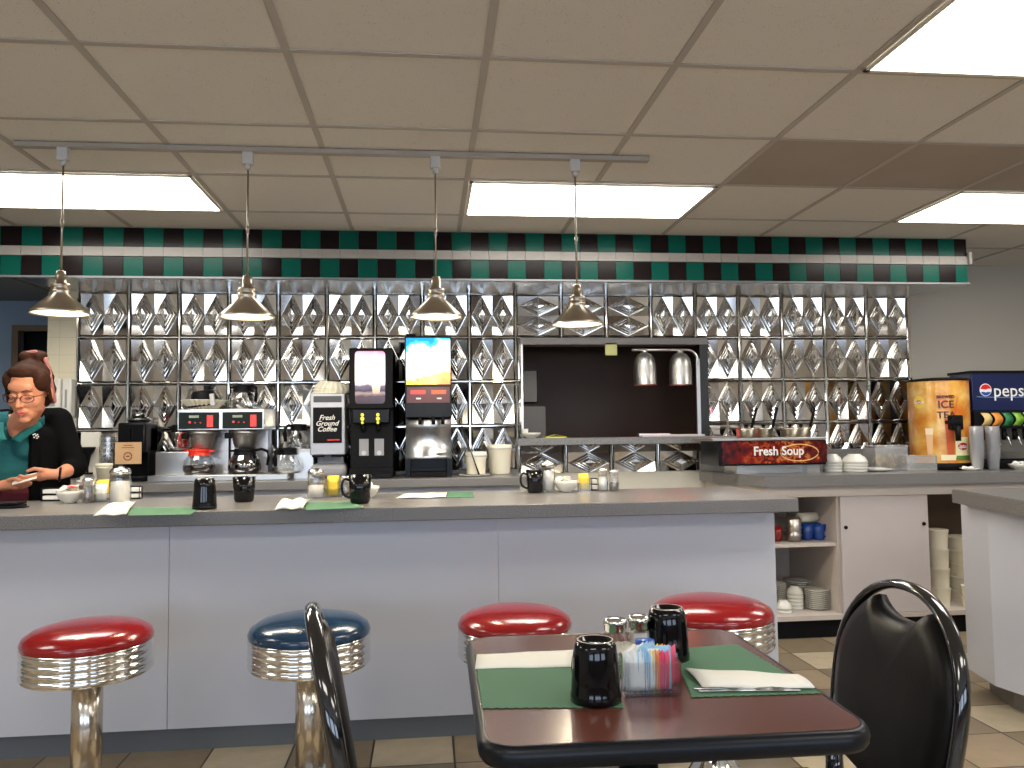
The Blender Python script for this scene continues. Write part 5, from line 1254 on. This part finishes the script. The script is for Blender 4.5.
def hs(x, y, z, r, sc=(1, 1, 1)): p = hp(x, y, z); return (p, p, r*KH, r*KH, sc, HRm)
nk = wp(21, 424, 3.99)
sR = wp(62, 421, 4.06); eR = wp(75, 467, 4.03); wR = wp(58, 474.5, 3.86)
sL = wp(-22, 425, 4.06); eL = wp(-36, 486, 4.02); wL = wp(-6, 487, 3.88)
hR = wp(44, 474, 3.84); hL = wp(12, 484, 3.85)
segs = [hs(0, .010, .030, 1, (.074, .092, .088)), hs(0, -.022, -.030, 1, (.062, .066, .072)), hs(0, -.040, -.070, 1, (.042, .046, .040)), hs(0, -.066, -.098, .022, (1.1, .9, .8)),
        hs(.034, -.048, -.030, .027), hs(-.034, -.048, -.030, .027), hs(0, -.070, .036, 1, (.05, .02, .03)),
        hs(.031, -.070, .001, .014, (1.2, .9, .8)), hs(-.031, -.070, .001, .014, (1.2, .9, .8)), hs(.078, .012, -.008, 1, (.008, .018, .028)), hs(-.078, .012, -.008, 1, (.008, .018, .028)),
        hs(0, -.082, -.060, 1, (.024, .012, .010)), hs(0, -.080, -.070, 1, (.020, .012, .009)),
        hs(.011, -.092, -.038, .007), hs(-.011, -.092, -.038, .007),
        (hp(0, -.086, .004), hp(0, -.106, -.034), .008, .0115),
        (hp(0, .02, -.06), nk, .050, .058), (nk, nk+Vector((0, .035, -.10)), .058, .062)]
SHZ_ = sR.z-.005
torso = [(Vector((0, 0, .92)), Vector((0, -.01, 1.06)), 1, 1, (.165, .110, .10)), (Vector((0, -.01, 1.06)), Vector((0, -.005, SHZ_-.09)), 1, 1, (.160, .105, .08)), (Vector((-.13, 0, SHZ_-.015)), Vector((.13, 0, SHZ_-.015)), .058, .058), (Vector((-.07, -.070, 1.17)), Vector((-.07, -.070, 1.17)), .06, .06), (Vector((.07, -.070, 1.17)), Vector((.07, -.070, 1.17)), .06, .06)]
legs = []
for sg in (-1, 1):
    legs += [(Vector((sg*.09, 0, .88)), Vector((sg*.095, .0, .48)), .085, .056), (Vector((sg*.095, 0, .48)), Vector((sg*.095, .02, .09)), .055, .040), (Vector((sg*.095, .02, .05)), Vector((sg*.10, -.13, .035)), .036, .030)]
arm = [(sR, eR, .048, .040), (eR, wR, .040, .026), (wR, hR, .024, .026), (sL, eL, .048, .040), (eL, wL, .040, .026), (wL, hL, .024, .026)]
fing = []
def finger(a, d1, d2, d3, r=.0078):
    p1 = a+d1; p2 = p1+d2; p3 = p2+d3
    return [(a, p1, r*1.1, r), (p1, p2, r, r*.95), (p2, p3, r*.92, r*.8)]
PXM = .0048      # metres per photo pixel at arm's depth
for k, (dy, dz, L) in enumerate(((-.012, -.004, .9), (-.006, -.013, 1.0), (.004, -.021, .95), (.014, -.026, .8))):
    a = hR+Vector((-.016, dy, dz*.7))
    fing += finger(a, Vector((-.034*L, -.004, -.006)), Vector((-.026*L, -.010, .000)), Vector((-.018*L, -.010, .006)))
fing += [(hR+Vector((.004, -.016, .018)), hR+Vector((-.026, -.034, .026)), .011, .009), (hR+Vector((-.026, -.034, .026)), hR+Vector((-.052, -.040, .016)), .009, .0075)]
fing += [(hR+Vector((.010, 0, 0)), hR+Vector((-.018, -.002, -.012)), .027, .022, (1, .7, 1.0))]
for k, (dy, dz, L) in enumerate(((-.014, .010, .85), (-.006, .002, 1.0), (.004, -.007, .95), (.013, -.015, .8))):
    a = hL+Vector((.016, dy, dz*.7-.004))
    fing += finger(a, Vector((.034*L, -.010, -.002)), Vector((.026*L, -.008, .004)), Vector((.018*L, -.004, .008)))
fing += [(hL+Vector((-.004, -.016, .018)), hL+Vector((.026, -.036, .026)), .011, .009), (hL+Vector((.026, -.036, .026)), hL+Vector((.050, -.042, .018)), .009, .0075)]
fing += [(hL+Vector((-.010, 0, 0)), hL+Vector((.018, -.002, -.006)), .027, .022, (1, .7, 1.0))]
body = blob('body', segs+torso+legs+arm+fing, SKIN, W0, .0042, 3)
# clothes
polo = [(Vector((0, 0, .93)), Vector((0, -.01, 1.06)), 1, 1, (.178, .122, .10)), (Vector((0, -.01, 1.06)), Vector((0, -.005, SHZ_-.09)), 1, 1, (.172, .118, .085)), (Vector((-.125, .0, SHZ_-.012)), Vector((.125, .0, SHZ_-.012)), .068, .068), (Vector((-.07, -.073, 1.17)), Vector((-.07, -.073, 1.17)), .070, .070), (Vector((.07, -.073, 1.17)), Vector((.07, -.073, 1.17)), .070, .070), (nk+Vector((0, .03, -.06)), nk+Vector((0, .03, -.03)), .080, .070, (1.05, .9, .6))]
shirt = blob('polo_shirt', polo, TEALC, W0, .008, 5)
# open neck: cut a V of cloth away so that skin shows
bmv = bmesh.new(); bmv.from_mesh(shirt.data)
vz = nk.z+.01
dele = [f for f in bmv.faces if (lambda c: c.y < .02 and c.z > vz-.062 and abs(c.x-nk.x) < (c.z-(vz-.062))*.85)(f.calc_center_median())]
bmesh.ops.delete(bmv, geom=dele, context='FACES'); bmv.to_mesh(shirt.data); bmv.free()
sd = shirt.modifiers.new('solid', 'SOLIDIFY'); sd.thickness = .003
for sg in (-1, 1):
    c = [[], [], []]
    for i in range(9):
        f = i/8; a = PI*.93-f*PI*.86 if False else f
        x = nk.x+sg*(.008+.068*f); y = nk.y-.105+.105*f**1.5; z = nk.z-.070+.080*f
        c[0].append((x, y, z)); c[1].append((x+sg*.020*(1-.3*f), y-.010, z-.002)); c[2].append((x+sg*.042*(1-.45*f), y-.004, z-.018*(1+.3*f)))
    MB().sheet(c).build('collar', mat('teal_collar', srgb(12, 108, 106), .8) if 'teal_collar' not in MATS else MATS['teal_collar'], shirt, thick=.003)
lg = wp(36, 436, 3.90)
b = MB()
for i, (dx, dz) in enumerate(((-.012, .006), (-.005, .009), (.0, .001), (-.008, -.006), (.006, .006), (.010, -.003), (.004, -.010))): b.ball(lg+Vector((dx, .0, dz)), .0045, .002, .0035, n=1)
b.build('embroidered_logo', WHP, shirt)
cg = []
for sg, S, E in ((1, sR, eR), (-1, sL, eL)):
    el2 = E.lerp(wR if sg > 0 else wL, .32)
    cg += [(S+Vector((-.015*sg, 0, .0)), E, .064, .056), (E, el2, .056, .046), (S+Vector((-.02*sg, .01, .006)), Vector((sg*.075, .03, SHZ_+.025)), .062, .045),
           (Vector((sg*.150, -.005, SHZ_-.07)), Vector((sg*.160, .0, .88)), 1, 1, (.062, .130, .06)), (Vector((sg*.118, -.035, SHZ_-.06)), Vector((sg*.120, -.035, .88)), 1, 1, (.040, .112, .05)), (Vector((sg*.07, .065, SHZ_-.04)), Vector((sg*.07, .05, .88)), 1, 1, (.11, .08, .07))]
cardigan = blob('cardigan', cg, CARD, W0, .008, 5)
ap = blob('apron', [(Vector((0, -.01, .80)), Vector((0, -.015, .975)), 1, 1, (.205, .150, .05)), (Vector((0, 0, .80)), Vector((0, 0, .55)), 1, 1, (.20, .13, .05))], MAROON, W0, .010, 4)
tr = blob('trousers', [(Vector((sg*.09, 0, .86)), Vector((sg*.095, .0, .50)), .098, .075) for sg in (-1, 1)]+[(Vector((sg*.095, 0, .5)), Vector((sg*.095, .02, .10)), .072, .062) for sg in (-1, 1)], CARD, W0, .010, 4)
sh = blob('shoes', [(Vector((sg*.095, .03, .05)), Vector((sg*.10, -.13, .042)), .046, .040) for sg in (-1, 1)], BLACK, W0, .008, 3)
# hair
hg = [hs(0, .028, .052, 1, (.084, .090, .084)), hs(0, .050, .0, 1, (.080, .070, .090)), hs(.058, -.012, .052, 1, (.030, .050, .048)), hs(-.058, -.012, .052, 1, (.030, .050, .048)), hs(0, -.030, .092, 1, (.060, .046, .032)),
      (hp(.076, -.012, .035), hp(.083, -.006, -.035), .014, .008), (hp(-.076, -.012, .035), hp(-.083, -.006, -.035), .014, .008),
      hs(.004, .070, .135, 1, (.046, .040, .030)), hs(-.022, .055, .142, 1, (.030, .034, .022)), hs(.030, .060, .140, 1, (.026, .036, .022))]
hair = blob('hair', hg, HAIR, W0, .005, 2)
pk = [(hp(.016, .050, .158), hp(.055, .055, .125), .009, .010), (hp(-.03, .045, .154), hp(.016, .050, .160), .007, .009), (hp(.050, .050, .13), hp(.078, .03, .07), .010, .007), (hp(.078, .02, .06), hp(.086, .02, -.045), .009, .008), (hp(.086, .02, -.045), wp(46, 404, 3.93), .008, .005)]
blob('hair_streak', pk, PHAIR, hair, .004, 2)
# face details
BRN = mat('eyebrow_brown', srgb(70, 42, 30), .7); LIP = mat('lip_pink', srgb(176, 92, 84), .45); GLF = mat('dark_red_frame', srgb(60, 20, 22), .3)
for sg in (-1, 1):
    MB().tube([hp(sg*.012, -.089, .020), hp(sg*.030, -.088, .026), hp(sg*.048, -.076, .018)], [.0022, .0028, .0014], 6).build('eyebrow', BRN, body)
    MB().tube([hp(sg*.020, -.085, -.006), hp(sg*.031, -.087, -.010), hp(sg*.043, -.080, -.006)], .0014, 6).build('eyelashes', BRN, body)
MB().tube([hp(-.022, -.088, -.064), hp(-.008, -.096, -.061), hp(0, -.096, -.063), hp(.008, -.096, -.061), hp(.022, -.088, -.064)], [.002, .0042, .004, .0042, .002], 8).tube([hp(-.018, -.089, -.069), hp(0, -.095, -.073), hp(.018, -.089, -.069)], [.002, .0045, .002], 8).build('lips', LIP, body)
g = MB()
for sg in (-1, 1):
    g.tube([hp(sg*.034+.024*math.cos(a*PI/10)*(1 if abs(math.cos(a*PI/10)) < .8 else 1), -.102+.010*abs(sg*.034+.024*math.cos(a*PI/10))/.058, -.006+.016*math.sin(a*PI/10)) for a in range(20)], .0019, 6, closed=True)
    g.tube([hp(sg*.058, -.092, .002), hp(sg*.076, -.06, .002), hp(sg*.083, .0, -.002)], .0019, 6)
g.tube([hp(-.011, -.102, -.002), hp(0, -.104, .001), hp(.011, -.102, -.002)], .0019, 6).build('eyeglasses', GLF, body)
br = MB(); d = (hR-wR).normalized()
c0 = wR.lerp(hR, -.15); u = d.cross(Vector((0, 0, 1))).normalized(); v = d.cross(u)
br.tube([c0+(u*math.cos(a*PI/8)+v*math.sin(a*PI/8))*.029 for a in range(16)], .0055, 6, closed=True).build('bracelet', BLACK, W0)
cdp = [atY(12, 485, 3.80), atY(36.5, 478.5, 3.80), atY(38, 472.5, 3.86), atY(14, 477.5, 3.86)]
b = MB(); v_ = [b.b.verts.new(p) for p in cdp]; b.b.faces.new(v_)
tag(b.build('paper_slip', PAPER, thick=.001), 'white paper slip held in the hands of the woman', 'paper')
